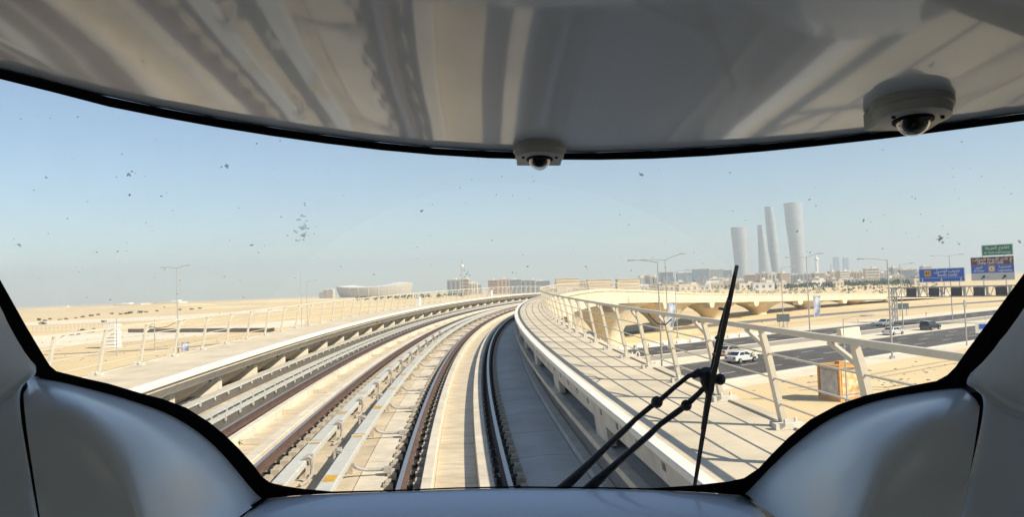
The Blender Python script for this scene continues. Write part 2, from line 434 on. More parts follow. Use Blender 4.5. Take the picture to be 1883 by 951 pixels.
def track(c, label, own):
    T = thing('railway_track', label, 'track', pt(0, c, 0)); Ti = T.matrix_basis.copy(); T.location = (0, 0, 0)
    for g in (-.75, .75):
        mb = MB(); sweep(mb, rail_prof(c + g), S0, ST, 1.5); r = mb.build('rail', RUST, T)
        mb = MB(); sweep(mb, rect(c + g - .033, c + g + .033, -.0055, 0), S0, ST, 1.5); mb.build('running_surface', RAILTOP, r)
        mb = MB(); sweep(mb, rect(c + g - .17, c + g + .17, -.32, -.27), S0, ST, 2); mb.build('plinth', PLN, T)
        st = MB(); s = 2.0
        while s < ST - 2:
            M = frame(s, c + g, -.27)
            if s < 52: place('fastener', FM, M, T)
            else:
                for sg in (-1, 1):
                    st.box((sg * .215, 0, .055), (.14, .30, .11), 0, M=M); st.box((sg * .115, 0, .06), (.08, .16, .09), 1, M=M)
            s += .65
        tag(st.build('fasteners', [PAD, CLIP], T), kind='stuff')
    # inner kerb slabs and centre channel slabs
    joints = [11.4 + 3.45 * k for k in range(-5, 33)]
    for j0, j1 in zip(joints, joints[1:]):
        for a, b in ((-.47, -.305), (.335, .55)):
            mb = MB(); sweep(mb, [(c + a, -.32), (c + b, -.32), (c + b, -.06), (c + b - .012, -.048), (c + a + .012, -.048), (c + a, -.06)], j0 + .014, j1 - .014, 1.75); mb.build('inner_kerb', CONCW, T)
        mb = MB(); sweep(mb, rect(c - .30, c + .33, -.32, -.235), j0 + 3.2 + .016, j1 + 3.2 - .016, 1.75); mb.build('channel_slab', SLABW, T)
        if not own:
            mb = MB()
            for q in (0.0,):
                mb.box((0, 0, 0), (.62, .05, .10), M=frame(j0 + .6, c + .015, -.18))
            mb.build('channel_rib', CONCW, T)
    return T
TR = track(0, 'railway track the train runs on, worn slabs between its rails', True)
TL = track(-3.83, 'left-hand railway track next to the grey cable trays', False)
# outer slab panels left of our left rail
s = 0.9; sp = MB()
while s < 100:
    for a, b, m, nm in ((-1.95, -1.475, CONCD, 'apron_slab'), (-1.455, -1.03, CONCW, 'apron_slab')):
        off = 0 if a < -1.5 else .7
        mb = MB(); sweep(mb, rect(a, b, -.32, -.2), s + off + .015, s + off + 1.95 - .015, 1.95); mb.build(nm, m, TR)
    s += 1.95
vpart('centre_strip', rect(-2.75, -1.97, -.32, -.235), S0, ST, CONCD)
vpart('side_strip', rect(-7.0, -4.87, -.32, -.22), S0, ST, CONCD)
# bond cables arching from the cover board to the rail
s = 12.3 - 2.95 * 3
while s < 75:
    mb = MB(); P = [(-1.53, .02), (-1.50, -.03), (-1.44, -.075), (-1.34, -.10), (-1.2, -.105), (-1.06, -.105)]
    mb.tube([pt(s + q, e, h) for (e, h), q in zip(P, (-.15, -.06, 0, .03, .04, .04))], .03, 7)
    mb.box((0, 0, 0), (.12, .14, .08), M=frame(s + .04, -1.03, -.11))
    mb.build('bond_cable', TUBE, TR); s += 2.95
# conductor rails under cover boards
def conductor(e0, e1, top, label, side):
    T = thing('conductor_rail', label, 'conductor rail')
    L = 5.9; s = -4.0
    while s < ST - 6:
        mb = MB(); sweep(mb, [(e0, top - .09), (e0 + .015, top - .09), (e0 + .015, top - .02), (e1 - .015, top - .02), (e1 - .015, top - .09), (e1, top - .09), (e1, top - .008), (e1 - .012, top), (e0 + .012, top), (e0, top - .008)], s + .01, s + L - .01, 1.475)
        mb.build('cover_board', COVER, T); 
        mb = MB(); sweep(mb, rect(e0 - .006, e1 + .006, top - .10, top + .006), s + L - .06, s + L + .06, .2); mb.build('joint_sleeve', COVER, T)
        s += L
    mb = MB(); sweep(mb, rect((e0 + e1) / 2 - .04, (e0 + e1) / 2 + .04, top - .17, top - .07), S0, ST - 6, 2); mb.build('contact_rail', GALV, T)
    s = 12.6 - 2.95 * 4; k = 0
    while s < 90:
        mb = MB(); a = (e0 + e1) / 2
        mb.box((0, 0, 0), (.10, .16, top + .1), M=frame(s, a, (top - .25) / 2 - .07))
        mb.build('insulator_post', PAD, T)
        if s < 45:
            mb = MB(); sweep(mb, rect(e0 + .03, e1 - .03, top - .001, top + .003), s + .9, s + 1.25, .3); mb.build('patch', YEL if side > 0 else TAN, T)
            mb = MB(); x = e1 + .05 if side < 0 else e0 - .05; sg = 1 if side < 0 else -1
            mb.tube([pt(s - .3, x - sg * .09, top + .03), pt(s - .3, x - sg * .02, top + .05), pt(s - .3, x + sg * .03, top + .02), pt(s - .3, x + sg * .04, top - .12), pt(s - .34, x + sg * .03, -.12), pt(s - .42, x - sg * .02, -.19), pt(s - .6, x - sg * .1, -.21)], .028, 7)
            mb.box((0, 0, 0), (.09, .11, .16), M=frame(s - .18, x - sg * .02, top - .02))
            mb.build('support_bracket', TUBE, T)
        s += 2.95
    return T
conductor(-2.48, -2.25, .10, 'white cover board over the conductor rail beside the left track', -1)
conductor(-1.75, -1.53, .18, 'white cover board with yellow patches nearest the running track', 1)
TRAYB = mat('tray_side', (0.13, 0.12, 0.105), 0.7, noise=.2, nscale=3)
def tray(e0, e1, top, label, m=COVER):
    T = thing('cable_tray', label, 'cable tray')
    L = 8; s = -6.0
    while s < ST - 8:
        mb = MB(); sweep(mb, rect(e0, e1, top - .05, top), s + .01, s + L - .01, 2); mb.build('tray_cover', m, T); s += L
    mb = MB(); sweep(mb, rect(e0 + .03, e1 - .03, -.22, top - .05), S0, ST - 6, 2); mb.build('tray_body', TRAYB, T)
    s = 12.0
    st = MB()
    while s < ST - 8:
        if s < 60:
            mb = MB(); mb.box((0, 0, 0), (.035, .05, .13), M=frame(s, e1 + .012, top - .05)); mb.box((0, 0, 0), (e1 - e0 + .04, .04, .012), M=frame(s, (e0 + e1) / 2, top + .006)); mb.build('clip', COVER, T)
        else: st.box((0, 0, 0), (.04, .07, .13), M=frame(s, e1 + .012, top - .05))
        s += 1.05
    tag(st.build('clips', COVER, T), kind='stuff')
tray(-6.45, -6.20, .08, 'grey cable tray lying closest to the left parapet wall')
tray(-5.42, -5.25, .08, 'grey cable tray in the middle of the three on the left')
tray(-5.08, -4.95, .06, 'narrow cable tray next to the outermost rail on the left')

# ------------------------------------------------------------------ fences
def fence(e, h0, sg, sp, s_first, hh, lean, label):
    T = thing('fence', label, 'fence')
    et = e - sg * lean; H1 = hh
    mb = MB()
    prof = [(-.045, 0), (.045, 0), (.045, 0), (-.045, 0)]
    # local x = right, y = forward; leaning flat-bar post, tapered
    a = [Vector((0, 0, 0)), Vector((-sg * lean * .8, 0, hh * .8)), Vector((-sg * lean, 0, hh - .03))]
    rs = []
    for p, wd, th in zip(a, (.105, .095, .065), (.055, .055, .05)):
        rs.append([p + Vector((x * th / 2, y * wd / 2, 0)) for x, y in ((-1, -1), (1, -1), (1, 1), (-1, 1))])
    mb.rings(rs)
    pm = mb.mesh('post', FENCE)
    kb = MB(); kb.bar((-sg * lean * .80, 0, hh * .80), (-sg * lean, .42, hh - .03), .035, .04); km = kb.mesh('brace', FENCE)
    bb = MB(); bb.box((0, 0, .02), (.22, .2, .04)); bb.box((sg * -.02, -.16, .03), (.30, .10, .06)); bb.lathe((-sg * .08, -.22, .05), [(.02, 0), (.02, .05), (.008, .06)], 6)
    bb.lathe((sg * .07, -.12, .05), [(.016, 0), (.016, .05), (.006, .055)], 6)
    bm_ = bb.mesh('base_plate', CONCG)
    st = MB(); s = s_first - sp * 6
    while s < 330:
        M = frame(s, e, h0)
        if s < 78:
            p = place('post', pm, M, T); place('brace', km, Matrix(), p); place('base_plate', bm_, Matrix(), p)
        else:
            st.rings([[M @ v for v in r] for r in rs]); st.bar(M @ Vector((-sg * lean * .80, 0, hh * .80)), M @ Vector((-sg * lean, .42, hh - .03)), .035, .04)
        s += sp
    tag(st.build('posts', FENCE, T), kind='stuff')
    mb = MB(); sweep(mb, rect(et - .024, et + .024, h0 + hh - .03, h0 + hh + .022), S0, 330, 1.5); mb.build('top_rail', FENCE, T)
    for fr in (.23, .49, .74):
        mb = MB(); ec = e - sg * lean * fr
        mb.rings([[pt(s, ec + .011 * math.cos(q), h0 + hh * fr + .011 * math.sin(q)) for q in (0, 1.26, 2.51, 3.77, 5.03)] for s in steps(S0, 330, 1.5)]); mb.build('wire_rail', FENCE, T)
    return T
fence(3.36, 1.165, 1, 1.86, 7.8, 1.0, .19, 'pale steel fence with leaning posts along the right walkway')
fence(-8.22, .88, -1, 2.2, 18.6, 1.06, .2, 'pale steel fence with leaning posts along the left walkway')
mb = MB(); mb.tube([pt(11.1, 3.16, 2.10), pt(11.45, 3.16, 2.0), pt(11.9, 3.16, 1.99), pt(12.3, 3.16, 2.07), pt(12.5, 3.16, 2.12)], .009, 5)
tag(mb.build('hanging_cable', CLIP), 'dark cable sagging below the top rail of the right fence', 'cable')
mb = MB(); mb.tube([pt(20.9, -8.0, 1.86), pt(21.4, -8.0, 1.78), pt(22.0, -8.0, 1.78), pt(22.6, -8.0, 1.86)], .009, 5)
tag(mb.build('hanging_cable', CLIP), 'dark cable sagging below the top rail of the left fence', 'cable')

# ------------------------------------------------------------------ the haze
hz = MB(); hz.box((0, 3000, 170), (17700, 11700, 357)); 
hm = bpy.data.materials.new('haze'); hm.use_nodes = True; hn = hm.node_tree; hn.nodes.clear()
pv = hn.nodes.new('ShaderNodeVolumePrincipled'); ho = hn.nodes.new('ShaderNodeOutputMaterial')
pv.inputs['Color'].default_value = (0.55, 0.67, 0.80, 1); pv.inputs['Density'].default_value = 0.00019; pv.inputs['Anisotropy'].default_value = 0.2
hn.links.new(pv.outputs[0], ho.inputs['Volume'])
tag(hz.build('haze', hm), kind='stuff')

# ------------------------------------------------------------------ far city
def ordn(i): return ['first', 'second', 'third', 'fourth', 'fifth', 'sixth', 'seventh', 'eighth', 'ninth', 'tenth', 'eleventh', 'twelfth', 'thirteenth', 'fourteenth', 'fifteenth', 'sixteenth', 'seventeenth', 'eighteenth', 'nineteenth', 'twentieth', 'twenty-first', 'twenty-second'][i]
BG_GLASS = mat('far_window', (0.19, 0.21, 0.23), 0.4, 0.4)
BCOL = {'tan': (0.52, 0.40, 0.27), 'cream': (0.66, 0.58, 0.44), 'pink': (0.52, 0.36, 0.27), 'white': (0.75, 0.73, 0.68), 'grey': (0.36, 0.38, 0.39), 'blue-grey': (0.24, 0.30, 0.35), 'brown': (0.40, 0.30, 0.21)}
def bmat(c): return mat('facade_' + c, BCOL[c], 0.85, noise=0.1, nscale=0.05)
def building(px0, px1, ytop, Z, c, label, floors=5, style='bands', depth=None, group='skyline buildings'):
    x0, x1 = XZ(px0, Z), XZ(px1, Z); wd = x1 - x0; H = zat((px0 + px1) / 2, ytop, Z) - GZ
    dp = depth or max(14, wd * .6); yaw = random.uniform(-.25, .1)
    T = thing('building', label, 'building', ((x0 + x1) / 2, Z + dp / 2, GZ), yaw, group)
    rnd = random.Random(int(px0 * 7 + Z))
    mb = MB(); mb.box((0, 0, H / 2), (wd, dp, H))
    mb.build('wall', bmat(c), T)
    mb = MB(); mb.box((0, 0, H + .35), (wd + .5, dp + .5, .7)); r = mb.build('roof', bmat('cream' if c != 'cream' else 'white'), T)
    mb = MB(); mb.box((wd * rnd.uniform(-.25, .25), 0, H + 1.9), (wd * .28, dp * .4, 2.4)); mb.build('stair_head', bmat('white'), T)
    if style == 'bands':
        for k in range(floors):
            z = H * (k + .55) / floors
            mb = MB(); mb.box((0, -dp / 2 - .05, z), (wd * .88, .5, H / floors * .38)); mb.box((wd / 2 + .05, 0, z), (.5, dp * .8, H / floors * .38)); mb.build('window_band', BG_GLASS, T)
    elif style == 'cols':
        n = max(3, int(wd / 7))
        for k in range(n):
            x = -wd / 2 + wd * (k + .5) / n
            mb = MB(); mb.box((x, -dp / 2 - .05, H * .5), (wd / n * .42, .5, H * .8)); mb.build('window_column', BG_GLASS, T)
    elif style == 'tree':           # pale leaf-like screen on a dark block
        for k in range(11):
            x = -wd * .36 + wd * .72 * k / 10; hh = H * rnd.uniform(.35, .85) * (1 - abs(k - 5) / 9)
            mb = MB(); mb.bar((x * .55, -dp / 2 - .5, H * .08), (x, -dp / 2 - .5, H * .12 + hh), wd * .035, .6); mb.build('screen_fin', bmat('white'), T)
    return T
rowA = [(821, 846, 515, 'grey'), (846, 862, 514, 'tan'), (862, 876, 521, 'cream'), (897, 916, 516, 'pink'), (916, 936, 514, 'pink'), (936, 958, 515, 'blue-grey'), (958, 985, 516, 'grey'), (985, 1010, 517, 'blue-grey')]
for i, (a, b, y, c) in enumerate(rowA):
    building(a, b, y, 1500, c, 'hazy %s block, %s from the left between mast and viaduct bend' % (c, ordn(i)), 5, 'bands' if i % 2 else 'cols')
rnd = random.Random(21)
for row_, Zr in (('front', 1120), ('second', 1750), ('third', 2150)):
    for i in range(22):
        a = (1010 + i * 32 if row_ == 'front' else 868 + i * 39) + rnd.uniform(-8, 8); b = a + rnd.uniform(12, 26); c = rnd.choice(['cream', 'tan', 'white', 'grey', 'cream', 'pink'])
        building(a, b, hor(a) - (rnd.uniform(-5, 3) if row_ == 'front' else rnd.uniform(3, 12 if row_ == 'second' else 16)), Zr + rnd.uniform(-150, 150), c, 'hazy %s block in the %s skyline row, %s from the left' % (c, row_, ordn(i)), 4, rnd.choice(['bands', 'cols']))
# two beige halls with flared ends behind the bend
for i, (a, b, y, nm) in enumerate([(1020, 1063, 513, 'beige hall with flared ends just above the viaduct bend'), (1078, 1120, 515, 'second beige hall with flared ends right of the bend'), (1132, 1172, 514, 'plain beige hall left of the striped white towers')]):
    Z = 900; x0, x1 = XZ(a, Z), XZ(b, Z); H = zat((a + b) / 2, y, Z) - GZ
    T = thing('exhibition_hall', nm, 'hall', ((x0 + x1) / 2, Z, GZ), 0, 'beige halls behind the viaduct')
    wd = x1 - x0; fl = 1.0 if i == 2 else .86
    mb = MB(); mb.rings([[Vector((sx * wd / 2 * q, sy * 10 * q, z)) for sx, sy in ((-1, -1), (1, -1), (1, 1), (-1, 1))] for q, z in ((fl, 0), (1, H))]); mb.build('wall', bmat('cream'), T)
    mb = MB(); mb.box((0, 0, H + .3), (wd + .6, 21, .6)); mb.build('roof', bmat('cream'), T)
    for k in range(4):
        mb = MB(); mb.box((0, -10 * (fl + (1 - fl) * (k + .6) / 4.4) - .1, H * (k + .6) / 4.4), (wd * .86, .4, .5)); mb.build('louvre', bmat('tan'), T)
rowB = [(1175, 1183, 508, 'white'), (1184, 1192, 507, 'grey'), (1193, 1200, 506, 'white'), (1201, 1207, 509, 'cream')]
for i, (a, b, y, c) in enumerate(rowB):
    building(a, b, y, 1300, c, 'slender %s tower block, %s from the left in the striped cluster' % (c, ordn(i)), 8, 'cols')
rowC = [(1212, 1238, 501, 'blue-grey'), (1245, 1272, 502, 'blue-grey'), (1274, 1304, 495, 'blue-grey'), (1306, 1330, 496, 'grey'), (1331, 1346, 497, 'blue-grey')]
for i, (a, b, y, c) in enumerate(rowC):
    building(a, b, y, 1700, c, 'dark office block with pale leaf-shaped screen, %s from the left' % ordn(i), 8, 'tree')
building(1303, 1330, 512, 1400, 'white', 'low white block in front of the leaf-screen offices', 3, 'bands')
rowD = [(1372, 1392, 506, 'pink'), (1392, 1412, 503, 'tan'), (1412, 1432, 504, 'cream'), (1433, 1452, 503, 'tan'), (1452, 1470, 506, 'grey'), (1470, 1490, 504, 'grey'), (1496, 1516, 503, 'tan'), (1516, 1524, 505, 'cream'), (1525, 1543, 500, 'tan'), (1543, 1560, 499, 'cream'), (1560, 1574, 501, 'tan'), (1574, 1592, 501, 'tan'), (1592, 1617, 494, 'cream'), (1617, 1636, 502, 'grey'), (1640, 1652, 493, 'grey'), (1656, 1678, 497, 'blue-grey'), (1682, 1700, 500, 'grey'), (1715, 1740, 500, 'cream')]
for i, (a, b, y, c) in enumerate(rowD):
    building(a, b, y, 1250 + 60 * (i % 3), c, '%s mid-rise block, %s from the left in the row below the towers' % (c, ordn(i)), 5, 'cols' if i % 3 else 'bands')
for i, (a, b, y) in enumerate([(1533, 1543, 473), (1551, 1560, 474)]):
    building(a, b, y, 5200, 'blue-grey', ('left' if i == 0 else 'right') + ' of two very faint high-rises fading into the haze', 12, 'none')
rowE = [(585, 592, 538, 'grey'), (593, 602, 534, 'tan'), (603, 612, 533, 'cream')]
for i, (a, b, y, c) in enumerate(rowE):
    building(a, b, y, 2300, c, 'tiny hazy block, %s from the left beside the stadium' % ordn(i), 5, 'bands')
for i, (a, b, y, c, Z) in enumerate([(205, 260, 560, 'cream', 1500), (280, 330, 556, 'cream', 1400), (100, 130, 566, 'white', 1600)]):
    building(a, b, y, Z, c, 'long low %s building on the desert horizon, %s' % (c, ['mid-left', 'left of the tall left lamp', 'nearest the left window pillar'][i]), 1, 'none')
# four twisted lens-shaped towers
TOWER = mat('tower_cladding', (0.43, 0.45, 0.46), 0.36, 0.5, metal=0.3, noise=0.14, nscale=0.12)
def tower(secs, Z, dep, label, group='twin lens towers'):
    """secs: (photo y, left px, right px) from top to base"""
    T = thing('skyscraper', label, 'skyscraper', (XZ((secs[-1][1] + secs[-1][2]) / 2, Z), Z, GZ), 0, group)
    ox = T.location.x
    hs = [max(zat((a + b) / 2, y, Z) - GZ, 0) for y, a, b in secs]
    nl = 34; rs = []
    ys = np.array(hs[::-1]); la = np.array([XZ(a, Z) for _, a, b in secs][::-1]); ra = np.array([XZ(b, Z) for _, a, b in secs][::-1])
    for i in range(nl + 1):
        h = ys[0] + (ys[-1] - ys[0]) * i / nl
        l = np.interp(h, ys, la); r = np.interp(h, ys, ra); c = (l + r) / 2 - ox; wv = (r - l) / 2; tw = 0.0
        ring = []
        for k in range(24):
            a = 2 * math.pi * k / 24
            ring.append(Vector((c + wv * math.cos(a), dep * math.sin(a), h)))
        rs.append(ring)
    mb = MB(); mb.rings(rs); o = mb.build('shaft', TOWER, T); smooth_by(o, 50)
    for q in range(1, 9):
        i = nl * q // 9; mb = MB(); lo = [v + (v - Vector((sum(p.x for p in rs[i]) / 24, 0, v.z))) * .01 for v in rs[i]]; mb.rings([lo, [v + Vector((0, 0, 1.6)) for v in lo]]); mb.build('facade_ring', bmat('grey'), T)
    mb = MB(); top = rs[-1]; mb.rings([top, [v + Vector((0, 0, 4)) for v in top]]); mb.build('crown', bmat('grey'), T)
    return T
ZT = 3100
tower([(420, 1346, 1378), (450, 1348, 1378.5), (480, 1350, 1377), (512, 1352, 1374)], ZT, 28, 'shortest skyscraper with flared top, leftmost of the four')
tower([(416, 1396, 1405), (440, 1395.5, 1409), (470, 1395, 1414), (512, 1394, 1419)], ZT, 22, 'skyscraper tapering upward, second from the left and in front')
tower([(382, 1410, 1426), (410, 1411, 1429), (450, 1413, 1432), (512, 1416, 1436)], ZT + 150, 22, 'tall tapering skyscraper partly hidden behind a shorter one')
tower([(375, 1446, 1480), (410, 1448, 1480), (450, 1452, 1480), (480, 1454, 1480), (512, 1454, 1481)], ZT, 30, 'tallest and widest skyscraper, rightmost of the four')
mb = MB(); Zm = 2600; mb.tube([(XZ(1501, Zm), Zm, GZ), (XZ(1501, Zm), Zm, zat(1501, 480, Zm))], [5, 4], 8); mb.lathe((XZ(1501, Zm), Zm, zat(1501, 480, Zm)), [(4, 0), (8, 3), (8, 8), (3, 12), (1, 20)], 10)
tag(mb.build('minaret', bmat('white')), 'slim white minaret right of the tallest skyscraper', 'minaret')
mb = MB(); mb.tube([(XZ(1527, Zm), Zm, GZ), (XZ(1527, Zm), Zm, zat(1527, 484, Zm))], [2.2, 1], 6)
tag(mb.build('radio_mast', bmat('grey')), 'thin radio mast on the skyline right of the minaret', 'mast')
# stadium
ZS = 2600
T = thing('stadium', 'bowl-shaped pale stadium with a saddle roof line on the horizon', 'stadium', (XZ(688, ZS), ZS, GZ))
rs = []; n = 48; W1 = (XZ(755, ZS) - XZ(617, ZS)) / 2
def rim(a): return (zat(686, 529, ZS) - GZ) + 10 * math.cos(a) ** 2 + 2.5 * math.cos(a)
for i in range(9):
    u = i / 8; q = .90 + .10 * (1 - (1 - u) ** 1.6)
    rs.append([Vector((W1 * q * math.cos(2 * math.pi * k / n), W1 * q * math.sin(2 * math.pi * k / n), rim(2 * math.pi * k / n) * u)) for k in range(n)])
mb = MB(); mb.rings(rs, cap=False); o = mb.build('bowl', mat('stadium_skin', (0.46, 0.42, 0.35), 0.6, noise=.08, nscale=.1), T); smooth_by(o, 60)
mb = MB(); mb.rings([rs[-1], [Vector((v.x * .62, v.y * .62, v.z + 3)) for v in rs[-1]], [Vector((v.x * .42, v.y * .42, v.z - 6)) for v in rs[-1]]], cap=False); o = mb.build('roof', bmat('white'), T); smooth_by(o, 60)
for k in range(0, n, 2):
    mb = MB(); mb.tube([r[k] for r in rs], 1.0, 4); mb.build('roof_rib', bmat('cream'), T)
# far tree belts and low dark scrub
LEAF = mat('foliage', (0.055, 0.075, 0.035), 0.9, noise=0.4, nscale=0.6)
BARK = mat('bark', (0.16, 0.11, 0.07), 0.9)
def leafball(mb, c, r, n, rnd, sz):
    for _ in range(n):
        d = Vector((rnd.gauss(0, 1), rnd.gauss(0, 1), rnd.gauss(0, .8))).normalized() * r * rnd.uniform(.35, 1) ** .6
        p = Vector(c) + Vector((d.x, d.y, d.z * .8)); a = Vector((rnd.uniform(-1, 1), rnd.uniform(-1, 1), rnd.uniform(-1, 1))).normalized(); b = a.orthogonal().normalized(); q = sz * rnd.uniform(.6, 1.3)
        mb.add([p - a * q - b * q * .5, p + a * q - b * q * .5, p + a * q * .6 + b * q * .7, p - a * q * .6 + b * q * .7], [(0, 1, 2, 3)])
rnd = random.Random(3)
tb = MB()
for k in range(420):
    px = rnd.uniform(1360, 1720); Z = rnd.uniform(780, 1050); r = rnd.uniform(1.6, 3.6)
    leafball(tb, (XZ(px, Z), Z, GZ + r * .9), r, 12, rnd, r * .4)
for k in range(140):
    px = rnd.uniform(1030, 1360); Z = rnd.uniform(900, 1200); r = rnd.uniform(1.5, 3.2)
    leafball(tb, (XZ(px, Z), Z, GZ + r * .9), r, 12, rnd, r * .4)
for k in range(70):
    px = rnd.uniform(650, 860); Z = rnd.uniform(1100, 1500); r = rnd.uniform(2, 4)
    leafball(tb, (XZ(px, Z), Z, GZ + r * .9), r, 12, rnd, r * .4)
tag(tb.build('distant_tree_belt', LEAF), 'grey-green belt of far trees in front of the city', 'trees', kind='stuff')
hp = [1036, 1062, 1090, 1118, 1146, 1180, 1204, 1232, 1262, 1290, 1318, 1344, 1368, 1400, 1432, 1466, 1500, 1536, 1572, 1606, 1650, 1690]
for i, px in enumerate(hp):
    rnd = random.Random(100 + i); Z = rnd.uniform(760, 980); wv = rnd.uniform(9, 22); hh = rnd.uniform(4, 8); c = rnd.choice(['white', 'cream', 'tan', 'cream'])
    T = thing('house', 'low %s house in front of the city, %s from the left' % (c, ordn(i)), 'house', (XZ(px, Z), Z, GZ), rnd.uniform(-.4, .2), 'low houses before the city')
    mb = MB(); mb.box((0, 0, hh / 2), (wv, 10, hh)); mb.build('wall', bmat(c), T)
    mb = MB(); mb.box((0, 0, hh + .3), (wv + .4, 10.4, .6)); mb.build('roof', bmat('white'), T)
    mb = MB(); mb.box((wv * .3, 1, hh + 1.4), (wv * .3, 5, 2.4)); mb.build('roof_room', bmat(c), T)
    for k in range(3):
        mb = MB(); mb.box((-wv * .3 + wv * .3 * k, -5.05, hh * .55), (wv * .12, .2, hh * .35)); mb.build('window', BG_GLASS, T)
sb = MB(); rnd = random.Random(5)
for k in range(420):
    px = rnd.uniform(1010, 1720); Z = rnd.uniform(420, 760) ; r = rnd.uniform(.5, 1.6)
    leafball(sb, (XZ(px, Z), Z, GZ + r * .6), r, 9, rnd, r * .45)
tag(sb.build('distant_scrub', LEAF), 'low dark scrub dotting the sand before the city', 'scrub', kind='stuff')
for i, (px, Z, wv, hh) in enumerate([(300, 1300, 90, 4.5), (480, 1500, 160, 5), (120, 1500, 140, 4), (395, 900, 60, 2), (1040, 640, 18, 2.5), (1240, 560, 25, 2)]):
    rnd = random.Random(60 + i); mb = MB(); rs = []
    for q, z in ((1, -.3), (.8, .35), (.6, .75), (.35, .95), (.1, 1)):
        rs.append([Vector((XZ(px, Z) + wv * q * math.cos(6.283 * k / 20) * (1 + .2 * math.sin(k * 2.3 + i)), Z + wv * .35 * q * math.sin(6.283 * k / 20), GZ + hh * z * (1 + .12 * math.sin(k * 1.7)))) for k in range(20)])
    mb.rings(rs); o = tag(mb.build('sand_mound', SAND), kind='structure'); smooth_by(o, 60)
TRK = mat('wheel_track_sand', (0.52, 0.40, 0.23), .95, .1, noise=.25, nscale=.2)
def trackline(P, off, wd):
    mb = MB(); rs = []
    for i, p in enumerate(P):
        a = P[max(i - 1, 0)]; b = P[min(i + 1, len(P) - 1)]; d_ = (b - a).normalized(); n_ = Vector((-d_.y, d_.x, 0)); c = p + n_ * off; rs.append([c - n_ * wd / 2 + Vector((0, 0, .012)), c + n_ * wd / 2 + Vector((0, 0, .012))])
    mb.rings(rs, closed=False); tag(mb.build('wheel_track', TRK), kind='structure')
for P in ([(70, 632), (190, 624), (330, 612), (470, 596), (560, 584)], [(90, 660), (200, 652), (300, 638), (420, 618)], [(1500, 706), (1620, 690), (1740, 668), (1840, 652)], [(1460, 716), (1530, 712), (1640, 716), (1700, 706)], [(60, 606), (200, 596), (360, 586), (520, 575)], [(1270, 618), (1380, 604), (1500, 590), (1620, 574)]):
    Q = [G(a, b) for a, b in P]; Q2 = []
    for a, b in zip(Q, Q[1:]):
        for k in range(5): Q2.append(a.lerp(b, k / 5))
    for off in (-.9, .9): trackline(Q2, off, .45)
rb = MB(); rnd = random.Random(9)
for k in range(700):
    if k < 330: p = G(rnd.uniform(70, 560), rnd.uniform(580, 665))
    else: p = G(rnd.uniform(1260, 1840), rnd.uniform(560, 720))
    w_ = (Vector((p.x, p.y, 0)) - R0).dot(Nn)
    if k >= 330 and -5 < w_ < 43: continue
    r = rnd.uniform(.05, .2) * (1 if k >= 330 else 1.6); rb.lathe((p.x, p.y, GZ), [(r, -.02), (r * .9, r * .3), (r * .4, r * .6)], 5)
tag(rb.build('scattered_stones', mat('stone', (.42, .34, .23), .9, noise=.3, nscale=2)), 'small stones scattered over the sand', 'stones', kind='stuff')
# scattered desert bushes left
bush_px = [(70, 590, 6), (82, 591, 4), (110, 589, 3), (93, 588, 4), (122, 588, 4), (140, 586, 3), (152, 584, 4), (168, 582, 5), (205, 578, 4), (222, 579, 4), (240, 577, 6), (256, 576, 6), (268, 575, 4), (290, 573, 4), (78, 597, 7), (152, 611, 8), (165, 612, 8), (143, 616, 6), (176, 609, 7), (132, 617, 5), (190, 593, 5), (303, 566, 3), (330, 571, 4), (352, 570, 4), (368, 568, 4), (395, 566, 3), (180, 580, 4), (233, 578, 5)]
places_w = ['beside the left window pillar', 'below the low desert buildings', 'behind the left fence']
for i, (px, py, sz) in enumerate(bush_px):
    p = G(px, py); Zb = p.y; r = sz * Zb / F * .75; rnd = random.Random(i)
    k_ = sorted(range(28), key=lambda j: bush_px[j][0]).index(i)
    lab = 'grey-green desert bush behind the left fence, %s from the left' % ordn(k_) if k_ < 20 else 'small desert bush near the tall left lamp, %s from the right' % ordn(27 - k_)
    T = thing('desert_bush', lab, 'bush', p, 0, 'desert bushes')
    mb = MB()
    for q in range(3): leafball(mb, (rnd.uniform(-r, r), rnd.uniform(-r, r) * .5, r * .45), r * .7, 26, rnd, r * .2)
    mb.build('foliage', LEAF, T)
    mb = MB()
    for q in range(3): mb.tube([(0, 0, -.1), (rnd.uniform(-r, r) * .4, rnd.uniform(-.2, .2), r * .5)], [r * .05, r * .02], 5)
    mb.build('stem', BARK, T)

# ------------------------------------------------------------------ street furniture
def lamp(base, H, arms, label, r=.11, banner=None):
    T = thing('street_lamp', label, 'street lamp', base, 0, 'street lamps')
    mb = MB(); mb.tube([(0, 0, 0), (0, 0, H * .5), (0, 0, H)], [r, r * .8, r * .5], 8); mb.box((0, 0, .15), (r * 4, r * 4, .3)); mb.build('pole', GALV, T)
    for (dx, dy, rise) in arms:
        mb = MB(); mb.tube([(0, 0, H - .1), (dx * .5, dy * .5, H + rise * .6), (dx, dy, H + rise)], [r * .45, r * .4, r * .35], 6); a = mb.build('arm', GALV, T)
        d = Vector((dx, dy, 0)).normalized(); e = Vector((-d.y, d.x, 0)); P = Vector((dx, dy, H + rise))
        mb = MB(); mb.rings([[P + d * q + e * (j * wv) + Vector((0, 0, kk)) for j, kk in ((-1, -.07), (1, -.07), (1, .05), (-1, .05))] for q, wv in ((-.2, .10), (.15, .2), (.7, .18), (.9, .08))]); mb.build('lamp_head', GALV, a)
    return T
def base_on(px, py): p = G(px, py); return (p.x, p.y, GZ)
def lampy(px, py, ytop, arms, label, r=.11):
    b = base_on(px, py); H = (py - ytop) * b[1] / F; return lamp(b, H, arms, label, r)
NL = Nn * 2.4
L1 = lampy(328, 655, 493, [(-2.2, .3, .15), (1.9, -.2, .35)], 'tall double-armed street lamp left of the railway, banner low on its pole', .13)
